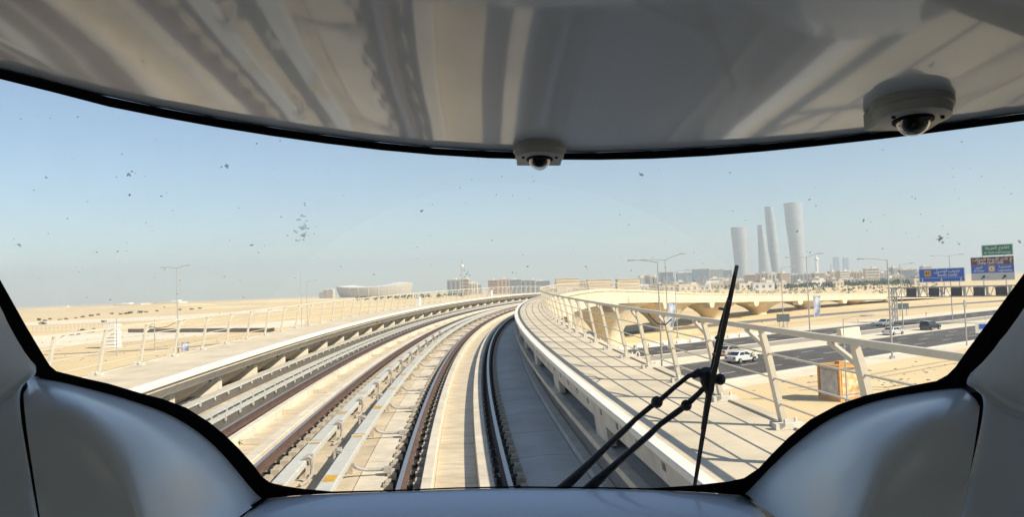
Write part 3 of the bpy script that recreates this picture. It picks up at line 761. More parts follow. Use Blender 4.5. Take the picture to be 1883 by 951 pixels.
lampy(566, 612, 518, [(2.2, 0, .2)], 'single-arm street lamp in the desert near the stadium')
lampy(1218, 692, 482, [(-2.3, .4, .25)], 'single-arm lamp, left of the pair rising behind the right fence')
lampy(1230, 641, 478, [(-2.9, .3, .1), (2.4, -.3, .8)], 'double-arm lamp, right of the pair rising behind the right fence')
lampy(1246, 622, 500, [(2.2, 0, .2)], 'small distant single-arm lamp behind the lamp pair', .1)
lampy(1441, 602, 493, [(2.0, 0, .2)], 'thin distant lamp left of the tallest skyscraper')
lampy(1490, 622, 473, [(-2.6, .2, .05), (2.0, -.2, .5)], 'double-arm lamp with white banner in front of the tallest skyscraper')
lampy(1641, 660, 478, [(-2.5, .4, .2)], 'tall lamp standing at the near kerb beside the gantry column', .12)
lampy(1661, 604, 487, [(2.0, -.1, .2)], 'thin lamp just right of the gantry column')
lampy(1752, 590, 470, [(-2.9, .2, .05), (2.2, -.2, .15)], 'double-arm lamp between the blue and brown road signs')
lampy(1558, 741, 587, [(1.6, -.1, .15)], 'short lamp post rising in front of the orange booth', .06)
def flat_banner(px0, px1, y0, y1, Z, cols, label, curve=.3):
    a = XZ(px0, Z); b = XZ(px1, Z); z1, z0 = zat(px0, y0, Z), zat(px0, y1, Z)
    T = thing('banner', label, 'banner', (a, Z, z0), 0, 'lamp post banners')
    mb = MB(); n = 8; rs = []
    for i in range(n + 1):
        u = i / n; xx = (b - a) * (1 - .35 * u ** 2)
        rs.append([Vector((.12 + xx * q, -.25 * math.sin(q * 5 + u * 3) * curve, (z1 - z0) * (1 - u) + (0.12 * math.sin(q * 3 + u) * curve))) for q in (0, .25, .5, .75, 1)] + [Vector((.12 + xx * q, .03 - .25 * math.sin(q * 5 + u * 3) * curve, (z1 - z0) * (1 - u) + (0.12 * math.sin(q * 3 + u) * curve))) for q in (1, .75, .5, .25, 0)])
    mb.rings(rs); mb.build('cloth', cols, T)
    mb = MB(); mb.tube([(0, 0, z1 - z0), (b - a + .2, 0, z1 - z0)], .04, 6); mb.build('hanger', GALV, T)
BANW = mat('banner_white_blue', (0.70, 0.72, 0.75), 0.8, noise=0.5, nscale=0.9, col2=(0.25, 0.32, 0.45))
BANB = mat('banner_blue', (0.62, 0.64, 0.70), 0.8, noise=0.8, nscale=1.2, col2=(0.10, 0.14, 0.38))
flat_banner(1490, 1504, 545, 583, 132.5, BANW, 'white banner flapping on the lamp before the tallest skyscraper')
flat_banner(1222, 1237, 558, 602, 121, BANW, 'white banner on the lamp pair behind the right fence')
flat_banner(329, 343, 630, 657, 141.5, BANB, 'blue and white banner low on the tall left lamp')
# telecom mast
Zm = 420; xm = XZ(849, Zm)
T = thing('telecom_mast', 'slim telecom mast with white ball standing behind the left fence', 'mast', (xm, Zm, GZ))
H = zat(849, 476, Zm) - GZ
mb = MB(); mb.tube([(0, 0, 0), (0, 0, H * .8), (0, 0, H)], [.3, .22, .1], 8); mb.build('pole', GALV, T)
mb = MB(); mb.lathe((0, -.2, zat(849, 492, Zm) - GZ), [(.1, 0), (.75, .3), (.95, .8), (.75, 1.3), (.1, 1.6)], 12); mb.build('radome', bmat('white'), T)
for dz, dx in ((497, 1.2), (506, -1.0), (509, 1.3)):
    mb = MB(); mb.box((dx, 0, zat(849, dz, Zm) - GZ), (.5, .5, 1.2)); mb.box((dx / 2, 0, zat(849, dz, Zm) - GZ), (abs(dx), .15, .15)); mb.build('antenna', GALV, T)
# small white cabinet on the left walkway
for s, e, nm in ((66, -7.9, 'white cabinet at the foot of the left fence near the mast'), (96, -7.9, 'small white box on the far left walkway')):
    T = thing('cabinet', nm, 'cabinet', pt(s, e, .88), -head(s))
    mb = MB(); mb.box((0, 0, .35), (.35, .5, .7)); mb.build('body', bmat('white'), T)
    mb = MB(); mb.box((0, 0, .72), (.42, .58, .05)); mb.build('lid', bmat('white'), T)

# ------------------------------------------------------------------ gantry and signs
GA = Vector((82.1, 170.9, 0)); GD = Vector((0.618, -0.786, 0)); GN = Vector((-0.786, -0.618, 0))   # along the beam, and towards us
def gp(t, z, n=0): p = GA + GD * t + GN * n; return Vector((p.x, p.y, z))
T = thing('sign_gantry', 'grey steel truss gantry spanning the highway on lattice columns', 'gantry', (GA.x, GA.y, GZ)); 
inv = Vector((GA.x, GA.y, GZ))
def L_(v): return v - inv
BZ0, BZ1 = -2.0, 0.0
for nm, z in (('bottom_chord', BZ0), ('top_chord', BZ1)):
    for n_ in (-.6, .6):
        mb = MB(); mb.bar(L_(gp(-1, z, n_)), L_(gp(38, z, n_)), .22, .22); mb.build(nm, GALV, T)
for k in range(26):
    t = k * 1.5; 
    mb = MB(); mb.bar(L_(gp(t, BZ0, .6)), L_(gp(t + .75, BZ1, .6)), .11, .11); mb.bar(L_(gp(t + .75, BZ1, .6)), L_(gp(t + 1.5, BZ0, .6)), .11, .11); mb.build('web_brace', GALV, T)
for t in (0, 37):
    for a, b in ((-.5, -.5), (.5, -.5), (.5, .5), (-.5, .5)):
        mb = MB(); mb.bar(L_(gp(t + a, GZ, b)), L_(gp(t + a, BZ1, b)), .2, .2, up=(0, 1, 0)); mb.build('column_leg', GALV, T)
    for k in range(5):
        z0 = GZ + k * 1.45; mb = MB(); mb.bar(L_(gp(t - .5, z0, .5)), L_(gp(t + .5, z0 + 1.45, .5)), .1, .1); mb.bar(L_(gp(t + .5, z0, .5)), L_(gp(t + .5, z0 + 1.45, -.5)), .1, .1); mb.build('column_brace', GALV, T)
for k, t in enumerate((4.4, 9.0, 13.4, 17.6, 21.6, 25.5)):
    mb = MB(); mb.box((0, 0, 0), (1.9, .5, 1.7), rz=math.atan2(GD.y, GD.x)); v = mb.build('message_panel', mat('panel_dark', (.055, .05, .06), .5, noise=.2, nscale=3), T); v.location = L_(gp(t, -1.0, .9))
    mb = MB(); mb.box((0, 0, 0), (.35, .55, 1.9), rz=math.atan2(GD.y, GD.x)); v = mb.build('panel_post', GALV, T); v.location = L_(gp(t + 1.5, -1.0, .85))
BLUE = mat('sign_blue', (0.02, 0.12, 0.55), 0.45, 0.4); BROWN = mat('sign_brown', (0.16, 0.05, 0.035), 0.45); GREEN = mat('sign_green', (0.01, 0.22, 0.12), 0.45)
WHITE = mat('sign_white', (0.78, 0.78, 0.76), 0.5); ORANGE = mat('sign_orange', (0.75, 0.38, 0.04), 0.5); DARK = mat('sign_black', (0.02, 0.02, 0.02), 0.5); GREYW = mat('sign_grey', (0.62, 0.62, 0.60), 0.5)
SROT = Matrix((Vector((GD.x, GD.y, 0)), Vector((0, 0, 1)), Vector((GN.x, GN.y, 0)))).transposed()
ARFONT = ENFONT = None
try:
    import os
    fd = os.path.join(bpy.utils.system_resource('DATAFILES'), 'fonts')
except Exception: fd = ''
def text(s, x, y, size, m, parent, zoff=.03, align='CENTER', name='lettering'):
    cu = bpy.data.curves.new('lettering', 'FONT'); cu.body = s; cu.size = size; cu.align_x = align; cu.align_y = 'CENTER'; cu.extrude = .004; cu.offset = size * .012
    o = bpy.data.objects.new('tmp', cu); COL.objects.link(o)
    bpy.context.view_layer.update()
    me = bpy.data.meshes.new_from_object(o.evaluated_get(bpy.context.evaluated_depsgraph_get())); bpy.data.objects.remove(o)
    me.materials.clear(); me.materials.append(m)
    q = bpy.data.objects.new(name, me); COL.objects.link(q); q.parent = parent; q.location = (x, y, zoff)
    return q
def board(name, label, t0, t1, z0, z1, m, extra=()):
    Wd = t1 - t0; Hh = z1 - z0
    T = thing(name, label, 'road sign'); M = SROT.to_4x4(); M.translation = gp((t0 + t1) / 2, (z0 + z1) / 2, 1.1); T.matrix_world = M
    mb = MB(); mb.box((0, 0, -.05), (Wd, Hh, .1)); mb.build('panel', m, T)
    b = MB()
    for x, y, a, c in ((0, Hh / 2 - .06, Wd - .1, .08), (0, -Hh / 2 + .06, Wd - .1, .08), (-Wd / 2 + .06, 0, .08, Hh - .1), (Wd / 2 - .06, 0, .08, Hh - .1)): b.box((x, y, .008), (a, c, .012))
    b.build('border', WHITE, T)
    return T, Wd, Hh
def rectp(T, name, x, y, wv, hv, m, z=.012):
    mb = MB(); mb.box((x, y, z), (wv, hv, .012)); return mb.build(name, m, T)
def arrow(T, x, y, sz, m, rot, z=.03):
    mb = MB(); R = Matrix.Rotation(rot, 3, 'Z')
    P = [(-.12, -.5), (.12, -.5), (.12, .05), (.42, .05), (0, .5), (-.42, .05), (-.12, .05)]
    a = [R @ Vector((p[0] * sz, p[1] * sz, 0)) + Vector((x, y, z)) for p in P]; b = [v + Vector((0, 0, .01)) for v in a]
    mb.rings([a, b]); mb.build('arrow', m, T)
def arab(s):    # already shaped presentation forms, stored in reading order -> visual order
    return s[::-1]
JANUB = '\uFE9F\uFEE8\uFEEE\uFE8F'; LUSAIL = '\uFEDF\uFEEE\uFEB3\uFEF4\uFEDE'
T, Wd, Hh = board('road_sign', 'blue direction sign with orange 41 badge above the gantry', 6.2, 15.2, 1.05, 3.85, BLUE)
rectp(T, 'divider', 0, -.55, Wd - .3, .06, WHITE)
rectp(T, 'route_badge', -Wd * .3, .42, 1.3, 1.25, ORANGE); text('41', -Wd * .3, .42, 1.0, DARK, T)
text(arab(JANUB + ' ' + LUSAIL), Wd * .13, .85, .95, WHITE, T); text('South Lusail', Wd * .13, .0, .8, WHITE, T)
for x in (-Wd * .42, 0, Wd * .42): arrow(T, x, -.95, .62, WHITE, math.pi)
T, Wd, Hh = board('road_sign', 'tall brown, blue and white exit sign right of the blue sign', 16.4, 24.2, 1.1, 5.75, GREYW)
rectp(T, 'brown_field', 0, Hh / 2 - .85, Wd - .2, 1.5, BROWN); rectp(T, 'blue_field', 0, Hh / 2 - 2.4, Wd - .2, 1.55, BLUE)
text(arab('\uFEE7\uFE8E\uFEA9\uFEF1 \uFE8D\uFEDF\uFEAA\uFEED\uFEA3\uFE94 \uFEDF\uFEE0\uFEA0\uFEEE\uFEDF\uFED2'), -.3, Hh / 2 - .5, .8, WHITE, T); text('Doha Golf Club', -.3, Hh / 2 - 1.2, .72, WHITE, T)
text(arab('\uFE8D\uFEDF\uFEA8\uFEEE\uFEAD'), -Wd * .31, Hh / 2 - 2.05, .7, WHITE, T); text('Al Khor', -Wd * .31, Hh / 2 - 2.75, .62, WHITE, T)
text(arab('\uFEDF\uFED0\uFEC4\uFEF4\uFED4\uFEF4\uFE94'), Wd * .29, Hh / 2 - 2.05, .7, WHITE, T); text('Leghtaifiya', Wd * .29, Hh / 2 - 2.75, .6, WHITE, T)
rectp(T, 'route_badge', -.1, Hh / 2 - 2.4, 1.2, 1.2, ORANGE, .022); 
mb = MB(); mb.lathe((-.1, Hh / 2 - 2.4, .03), [(.45, 0), (.45, .01)], 16); mb.build('badge_disc', WHITE, T); text('6', -.1, Hh / 2 - 2.4, .7, DARK, T, .045)
mb = MB(); mb.tube([(Wd * .42, Hh / 2 - .3, .03), (Wd * .44, Hh / 2 - .65, .03), (Wd * .41, Hh / 2 - .95, .03), (Wd * .44, Hh / 2 - 1.4, .03)], [.12, .14, .08, .06], 5); mb.build('golfer_symbol', WHITE, T)
arrow(T, -Wd * .22, -Hh / 2 + .62, 1.0, DARK, -.75); arrow(T, Wd * .26, -Hh / 2 + .62, 1.0, DARK, -.75)
T, Wd, Hh = board('road_sign', 'green interchange name sign on top of the brown sign', 18.6, 24.1, 5.95, 8.05, GREEN)
text(arab('\uFE97\uFED8\uFE8E\uFEC3\uFECA \uFE8D\uFEDF\uFEC4\uFEAE\uFED3\uFE94'), 0, .42, .85, WHITE, T); text('Al Tarfa Interchange', 0, -.5, .58, WHITE, T)
for t in (7.5, 11, 14, 18.5, 22.5):
    mb = MB(); z1 = 3 if t < 15.5 else 7.8; mb.bar(L_(gp(t, BZ0, .72)), L_(gp(t, z1, .72)), .14, .14, up=(0, 1, 0)); mb.build('sign_post', GALV, bpy.data.objects['sign_gantry'])
# second column seen through the gantry and back-facing panels on legs
def backboard(px0, px1, y0, y1, pyb, label, m):
    b = G((px0 + px1) / 2, pyb); Z = b.y
    T = thing('billboard', label, 'billboard', (b.x, b.y, GZ)); wv = XZ(px1, Z) - XZ(px0, Z); z1 = zat(px0, y0, Z) - GZ; z0 = zat(px0, y1, Z) - GZ
    for k in range(4):
        mb = MB(); mb.box((-wv / 2 + wv * (k + .5) / 4, 0, (z0 + z1) / 2), (wv / 4 - .03, .08, z1 - z0)); mb.build('board_panel', m, T)
    for x in (-.3, .3):
        mb = MB(); mb.box((x * wv, .12, z1 / 2), (.14, .14, z1)); mb.build('leg', GALV, T)
backboard(1429, 1453, 578, 592, 604, 'dark back of a roadside billboard below the arched viaduct', mat('board_back', (.10, .12, .12), .7))
backboard(1652, 1672, 558, 569, 581, 'small dark billboard back just right of the gantry column', mat('board_back', (.10, .12, .12), .7))
b = G(1812, 650); T = thing('sign_board', 'small white sign with blue mark by the right window pillar', 'road sign', (b.x, b.y, GZ), -.3)
zz = b.y / F; mb = MB(); mb.box((0, 0, (650 - 603) * zz), (28 * zz, .1, 20 * zz)); mb.build('panel', WHITE, T)
mb = MB(); mb.box((-2 * zz, -.06, (650 - 601) * zz), (12 * zz, .03, 9 * zz)); mb.build('blue_mark', BLUE, T)
mb = MB(); mb.box((0, .1, (650 - 600) * zz / 2), (.12, .12, (650 - 600) * zz)); mb.build('post', GALV, T)
b = G(1778, 636); T = thing('sign_post', 'bare thin white pole at the near kerb left of the white sign', 'pole', (b.x, b.y, GZ)); mb = MB(); mb.tube([(0, 0, 0), (0, 0, (636 - 552) * b.y / F)], .09, 8); mb.build('pole', GALV, T)
mb = MB(); mb.box((0, -.1, (636 - 560) * b.y / F), (.35, .2, .8)); mb.build('detector_box', GALV, T)
# bent pipe standards beside the near kerb
for i, (px, py) in enumerate([(1176, 664)]):
    b = G(px, py); T = thing('vent_pipe', 'white bent vent pipe standing behind the right fence', 'pipe', (b.x, b.y, GZ)); mb = MB(); mb.tube([(0, 0, 0), (0, 0, .9), (-.1, 0, 1.12), (-.3, 0, 1.15), (-.42, 0, 1.0), (-.42, 0, .8)], .1, 8); mb.build('tube', bmat('white'), T)
# concrete barrier blocks at the far kerb
for k in range(26):
    p = rd(-22 + k * 3.4, 35.9); T = thing('barrier_block', 'low white barrier block along the far kerb, %s' % (ordn(k) + ' from the left' if k < 20 else ordn(25 - k) + ' from the right'), 'barrier', (p.x, p.y, GZ + .004), math.atan2(U.y, U.x), 'barrier blocks along the far kerb')
    mb = MB(); mb.rings([[Vector((sx * 1.15, y * q, z)) for sx, y in ((-1, -.3), (1, -.3), (1, .3), (-1, .3))] for q, z in ((.8, 0), (.8, .1), (.45, .3), (.4, .5))]); mb.build('block', bmat('white'), T)
for k, (t, wv) in enumerate(((53, 17), (56.2, 17.2))):
    p = rd(t, wv); T = thing('barrier_block', ['cream concrete block on the median behind the black car', 'second cream concrete block nearest the black car'][k], 'barrier', (p.x, p.y, GZ + .14), math.atan2(U.y, U.x), 'blocks on the median')
    mb = MB(); mb.rings([[Vector((sx * 1.5, y * q, z)) for sx, y in ((-1, -.5), (1, -.5), (1, .5), (-1, .5))] for q, z in ((1, 0), (1, .3), (.7, 1.4), (.6, 1.7))]); mb.build('block', bmat('cream'), T)
# orange kiosk
b = G(1558, 738); rz = -1.19
T = thing('kiosk', 'weathered orange and grey kiosk standing on the sand below the right fence', 'kiosk', (b.x, b.y + 1.2, GZ), rz)
KO = mat('kiosk_orange', (0.68, 0.36, 0.10), 0.7, noise=.3, nscale=2); KG = mat('kiosk_panel', (0.55, 0.55, 0.55), 0.7, noise=.35, nscale=1.5); KW = mat('kiosk_poster', (0.74, 0.64, 0.40), 0.7, noise=.6, nscale=1.8, col2=(0.55, 0.25, 0.06))
kw, kd, kh = 2.3, 2.3, 2.7
mb = MB(); mb.box((0, 0, kh / 2), (kw - .1, kd - .1, kh)); mb.build('core', KG, T)
for x in (-1, 1):
    for y in (-1, 1):
        mb = MB(); mb.box((x * kw / 2, y * kd / 2, kh / 2), (.16, .16, kh)); mb.build('corner_post', KO, T)
mb = MB(); mb.box((0, 0, kh + .1), (kw + .35, kd + .35, .2)); mb.box((0, 0, kh + .3), (.5, .5, .25)); mb.build('roof', KO, T)
mb = MB(); mb.box((0, 0, .15), (kw + .15, kd + .15, .3)); mb.build('plinth', KO, T)
mb = MB(); mb.box((kw / 2 + .0, 0, kh * .55), (.06, kd * .82, kh * .7)); mb.build('side_poster', KW, T)
mb = MB(); mb.box((0, -kd / 2 - .0, kh * .55), (kw * .82, .06, kh * .72)); mb.build('front_panel', KG, T)
# white stack and brown wall in the desert
b = G(206, 640); zz = b.y / F
T = thing('white_stack', 'stack of white boards standing in the desert behind the left fence', 'stack', (b.x, b.y, GZ))
for k in range(7):
    mb = MB(); mb.box((random.uniform(-.15, .15), 0, (k + .5) * 44 * zz / 7), (21 * zz, 3, 44 * zz / 7 - .12)); mb.build('board', bmat('white'), T)
T = thing('boundary_wall', 'long dark brown ribbed wall crossing the desert on the left', 'wall')
wa, wb_ = G(236, 612), G(505, 611); n = 60
WM = mat('brown_wall', (0.25, 0.21, 0.17), 0.8, noise=.15, nscale=1)
for k in range(n):
    p = wa.lerp(wb_, (k + .5) / n); d = (wb_ - wa) / n
    mb = MB(); mb.bar(p - d * .48 + Vector((0, 0, .6)), p + d * .48 + Vector((0, 0, .6)), .25, 1.2); mb.build('wall_panel', WM, T)
T = thing('desert_fence', 'thin post and wire fence across the desert at far left', 'fence')
fa, fb = G(60, 611), G(230, 601)
for k in range(24):
    p = fa.lerp(fb, k / 23); mb = MB(); mb.tube([p, p + Vector((0, 0, 2.2))], .07, 5); mb.build('post', GALV, T)
for z in (1.0, 2.0):
    mb = MB(); mb.tube([fa + Vector((0, 0, z)), fb + Vector((0, 0, z))], .03, 4); mb.build('wire', GALV, T)
for i, px in enumerate((532, 556)):
    pass
# thin pole pair on the desert side
for i, (px, py, yt, nm) in enumerate([(555, 600, 498, 'tall bare pole left of the stadium lamp'), (215, 655, 585, 'thin bare pole behind the left fence near the white stack'), (285, 645, 588, 'thin bare pole left of the tall left lamp')]):
    b = G(px, py); T = thing('utility_pole', nm, 'pole', (b.x, b.y, GZ)); hh = (py - yt) * b.y / F; mb = MB(); mb.tube([(0, 0, 0), (0, 0, hh)], [.12, .07], 6); mb.build('pole', GALV, T)

# ------------------------------------------------------------------ vehicles
TYRE = mat('tyre', (0.015, 0.015, 0.015), .9); RIM = mat('rim', (.45, .45, .46), .35, metal=.7); CGLASS = mat('car_glass', (.02, .025, .03), .08, .5)
LAMPR = mat('tail_lamp', (.35, .01, .01), .3); LAMPW = mat('head_lamp', (.8, .8, .78), .2)
def car(px, py, label, paint, suv=False, face=1):
    b = G(px, py); T = thing('car', label, 'car', (b.x, b.y, GZ + .01), math.atan2(U.y, U.x) + (0 if face > 0 else math.pi), 'cars on the highway')
    PM = mat('paint_%g_%g_%g' % paint, paint, .25, .5, coat=.8)
    L, Wd = (4.7, 1.92) if suv else (4.6, 1.8)
    if suv: body = [(-2.3, .35), (-2.34, .75), (-2.28, 1.05), (.9, 1.08), (1.75, 1.0), (2.28, .85), (2.34, .5), (2.28, .35)]; cab = [(-2.25, 1.05), (-2.0, 1.72), (.15, 1.74), (1.0, 1.06)]
    else: body = [(-2.25, .3), (-2.3, .7), (-2.2, .93), (-1.5, .97), (1.0, .93), (1.8, .82), (2.22, .68), (2.3, .45), (2.25, .3)]; cab = [(-1.85, .95), (-1.05, 1.40), (.15, 1.43), (1.15, .92)]
    def ex(prof, halfs): 
        mb = MB(); mb.rings([[Vector((x, sg * h_, z)) for (x, z), h_ in zip(prof, halfs)] for sg in (-1, 1)]); return mb
    hb = [Wd / 2 - (.10 if z < .4 else 0) - .12 * max(0, abs(x) - 1.7) for x, z in body]
    mb = MB(); inner = [h_ for h_ in hb]
    rs = []
    for sg, sc in ((-1, 1.0), (-1, .0), (1, .0), (1, 1.0)):
        pass
    body_mb = ex(body, hb); o = body_mb.build('body', PM, T); bv = o.modifiers.new('bevel', 'BEVEL'); bv.width = .07; bv.segments = 2; bv.limit_method = 'ANGLE'; smooth_by(o, 40)
    hc = [Wd / 2 - .06, Wd / 2 - .26, Wd / 2 - .26, Wd / 2 - .08]
    cb = ex(cab, hc); o = cb.build('cabin', PM, T); bv = o.modifiers.new('bevel', 'BEVEL'); bv.width = .06; bv.segments = 2; smooth_by(o, 40)
    def lerp2(a, b, t): return (a[0] + (b[0] - a[0]) * t, a[1] + (b[1] - a[1]) * t)
    c0, c1, c2, c3 = cab
    for sg in (-1, 1):          # side windows
        for x0, x1 in ((.06, .48), (.52, .93)):
            A = lerp2(lerp2(c0, c3, x0), lerp2(c1, c2, x0), .12); B = lerp2(lerp2(c0, c3, x1), lerp2(c1, c2, x1), .12); Cc = lerp2(lerp2(c0, c3, x1), lerp2(c1, c2, x1), .86); D = lerp2(lerp2(c0, c3, x0), lerp2(c1, c2, x0), .86)
            def yy(z): t = (z - c0[1]) / (c1[1] - c0[1]); return Wd / 2 - .06 - .2 * t + .012
            q = [Vector((x, sg * yy(z), z)) for x, z in (A, B, Cc, D)]; mb = MB(); mb.rings([q, [v - Vector((0, sg * .03, 0)) for v in q]]); mb.build('side_window', CGLASS, T)
    for nm, a, b2 in (('rear_window', c0, c1), ('windscreen', c3, c2)):
        A = lerp2(a, b2, .14); B = lerp2(a, b2, .88); dx = -.012 if nm == 'rear_window' else .012
        q = [Vector((A[0] + dx, -Wd / 2 + .2, A[1] + .01)), Vector((A[0] + dx, Wd / 2 - .2, A[1] + .01)), Vector((B[0] + dx, Wd / 2 - .33, B[1] + .01)), Vector((B[0] + dx, -Wd / 2 + .33, B[1] + .01))]
        mb = MB(); mb.rings([q, [v - Vector((dx * 3, 0, .02)) for v in q]]); mb.build(nm, CGLASS, T)
    r = .37 if suv else .32
    for x in (-1.42, 1.42):
        for sg in (-1, 1):
            M = Matrix.Rotation(math.pi / 2, 3, 'X'); mb = MB(); mb.lathe((x, sg * (Wd / 2 - .1), r), [(r * .6, -.11), (r, -.09), (r, .09), (r * .6, .11)], 18, M=M); wv = mb.build('tyre', TYRE, T)
            mb = MB(); mb.lathe((x, sg * (Wd / 2 - .09), r), [(r * .2, -.12), (r * .6, -.10), (r * .6, .10), (r * .2, .12)], 12, M=M); mb.build('rim', RIM, wv)
    zl = .78 if suv else .72
    for sg in (-1, 1):
        mb = MB(); mb.box((-2.27, sg * (Wd / 2 - .28), zl), (.1, .34, .16)); mb.build('tail_light', LAMPR, T)
        mb = MB(); mb.box((2.2, sg * (Wd / 2 - .32), zl - .1), (.14, .36, .14)); mb.build('headlight', LAMPW, T)
        mb = MB(); mb.box((.75, sg * (Wd / 2 + .06), 1.0 if suv else .92), (.14, .18, .12)); mb.build('mirror', PM, T)
    return T
car(1364, 667, 'white saloon car in the near carriageway beside the wiper tip', (.72, .72, .70))
car(1344, 655, 'pale beige car just behind the white saloon', (.42, .38, .32))
car(1627, 600, 'silver grey saloon car on the far carriageway', (.33, .34, .35), face=-1)
car(1711, 608, 'black sport utility vehicle on the near carriageway', (.02, .022, .028), True)
car(1643, 617, 'white car on the near carriageway left of the black one, by the gantry column', (.70, .69, .66))

# ------------------------------------------------------------------ train cab (built round the camera)
CAB = thing('train_cab', 'grey interior of the train front with black-edged curved windscreen', 'train')
def WD(px, py):      # distance of the curved, raked windscreen
    return 1.76 - .00046 * (905 - py) - .26 * ((px - 925) / 940) ** 2
TOP_IN = [(-700, -15), (-500, 22), (-330, 62), (-260, 80), (-200, 95), (-100, 120), (0, 145), (100, 170), (200, 196), (300, 216), (400, 234), (500, 250), (600, 264), (700, 276), (800, 285), (900, 291), (1000, 293.5), (1100, 294), (1200, 292), (1300, 287), (1400, 279), (1500, 269), (1600, 258), (1700, 246), (1800, 233), (1883, 222), (1983, 207), (2080, 192), (2160, 178), (2300, 156), (2500, 126)]
TOP_OUT = [(-700, -33), (-500, 4), (-330, 44), (-260, 62), (-200, 77), (-100, 102), (0, 127), (100, 152), (200, 178), (300, 199), (400, 217), (500, 234), (600, 249), (700, 262), (800, 272), (900, 277.5), (1000, 281), (1100, 280.5), (1200, 277), (1300, 272), (1400, 265), (1500, 256), (1600, 245), (1700, 232.5), (1800, 219), (1883, 208), (1983, 193), (2080, 178), (2160, 164), (2300, 142), (2500, 112)]
BOT_IN = [(-258, 82), (-245, 105), (-200, 183), (-100, 350), (0, 514), (48, 600), (80, 654), (92, 673), (104, 683), (120, 687), (160, 697), (199, 705.6), (256, 722.7), (299, 734), (342, 750), (385, 777), (413, 800), (441.6, 828), (467, 857), (481.5, 877), (496, 888), (520, 894), (560, 900), (610, 904.5), (700, 902.5), (840, 897), (940, 895), (1100, 896.5), (1200, 898.5), (1280, 893), (1340, 886), (1368, 880), (1395, 862), (1420, 835), (1450, 805), (1490, 772), (1540, 745), (1590, 728), (1640, 717), (1690, 707), (1722, 701), (1742, 690), (1757, 675), (1775, 649), (1830, 575), (1883, 503), (1983, 350), (2070, 205), (2082, 190)]
BOT_OUT = [(-345, 52), (-300, 120), (-245, 200), (-150, 345), (0, 570), (40, 640), (60, 675), (69, 692), (72, 695), (85, 697), (110, 703), (142, 711), (216.5, 731), (273.5, 750), (313, 765.5), (356, 791), (385, 814), (413, 842), (441.6, 876.6), (467, 908), (483, 919), (500, 917), (540, 912.5), (600, 909), (700, 905.5), (840, 900), (940, 898), (1100, 899.5), (1200, 902), (1290, 906), (1340, 910), (1367, 912), (1385, 897), (1410, 870), (1450, 830), (1500, 790), (1540, 765), (1600, 742), (1650, 731), (1700, 722), (1740, 716.5), (1760, 714), (1773, 712), (1790, 690), (1840, 632), (1883, 577), (1983, 430), (2090, 260), (2168, 150)]
def strip(mb, A, B, d0, d1):
    n = len(A)
    for dd in (d0, d1): pass
    va = [C(x, y, WD(x, y) + d0) for x, y in A]; vb = [C(x, y, WD(x, y) + d0) for x, y in B]
    vc = [C(x, y, WD(x, y) + d1) for x, y in B]; vd = [C(x, y, WD(x, y) + d1) for x, y in A]
    mb.rings([[a, b, c, d] for a, b, c, d in zip(va, vb, vc, vd)])
def resample(P, n):
    P = [Vector((a, b)) for a, b in P]; L = [0]
    for a, b in zip(P, P[1:]): L.append(L[-1] + (b - a).length)
    o = []
    for i in range(n):
        t = L[-1] * i / (n - 1); j = max(k for k in range(len(L)) if L[k] <= t + 1e-9); j = min(j, len(P) - 2)
        u = (t - L[j]) / (L[j + 1] - L[j]); o.append(tuple(P[j].lerp(P[j + 1], u)))
    return o
mb = MB(); strip(mb, TOP_IN, TOP_OUT, -.012, .02); mb.build('windscreen_seal', BLACK, CAB)
mb = MB(); strip(mb, BOT_IN, BOT_OUT, -.012, .02); mb.build('windscreen_seal', BLACK, CAB)
# glass with a dusty film outside the wiped arc
gm = bpy.data.materials.new('windscreen_glass'); gm.use_nodes = True; g = gm.node_tree; g.nodes.clear()
o_ = g.nodes.new('ShaderNodeOutputMaterial'); tr = g.nodes.new('ShaderNodeBsdfTransparent'); gl = g.nodes.new('ShaderNodeBsdfGlossy'); gl.inputs['Roughness'].default_value = 0.0
tr.inputs[0].default_value = (.97, .985, .985, 1)
fr = g.nodes.new('ShaderNodeFresnel'); fr.inputs[0].default_value = 1.25; mx = g.nodes.new('ShaderNodeMixShader')
df = g.nodes.new('ShaderNodeBsdfTranslucent'); df.inputs[0].default_value = (.9, .9, .88, 1)
uv = g.nodes.new('ShaderNodeUVMap'); dist = g.nodes.new('ShaderNodeVectorMath'); dist.operation = 'DISTANCE'; dist.inputs[1].default_value = (9.45, 9.15, 0)
ramp = g.nodes.new('ShaderNodeMapRange'); ramp.inputs[1].default_value = 5.76; ramp.inputs[2].default_value = 5.80; ramp.inputs[3].default_value = .01; ramp.inputs[4].default_value = .11
nz = g.nodes.new('ShaderNodeTexNoise'); nz.inputs['Scale'].default_value = 1.2; nz.inputs['Detail'].default_value = 5
mul = g.nodes.new('ShaderNodeMath'); mul.operation = 'MULTIPLY'; mx2 = g.nodes.new('ShaderNodeMixShader')
g.links.new(uv.outputs[0], dist.inputs[0]); g.links.new(dist.outputs['Value'], ramp.inputs[0]); g.links.new(uv.outputs[0], nz.inputs['Vector'])
g.links.new(ramp.outputs[0], mul.inputs[0]); g.links.new(nz.outputs['Fac'], mul.inputs[1])
g.links.new(mul.outputs[0], mx2.inputs[0]); g.links.new(tr.outputs[0], mx2.inputs[1]); g.links.new(df.outputs[0], mx2.inputs[2])
g.links.new(fr.outputs[0], mx.inputs[0]); g.links.new(mx2.outputs[0], mx.inputs[1]); g.links.new(gl.outputs[0], mx.inputs[2]); g.links.new(mx.outputs[0], o_.inputs[0])
def yat(P, x): return float(np.interp(x, [p[0] for p in P], [p[1] for p in P]))
gmb = MB(); uvs = []; cols = list(range(-240, 2070, 35)); NR = 20
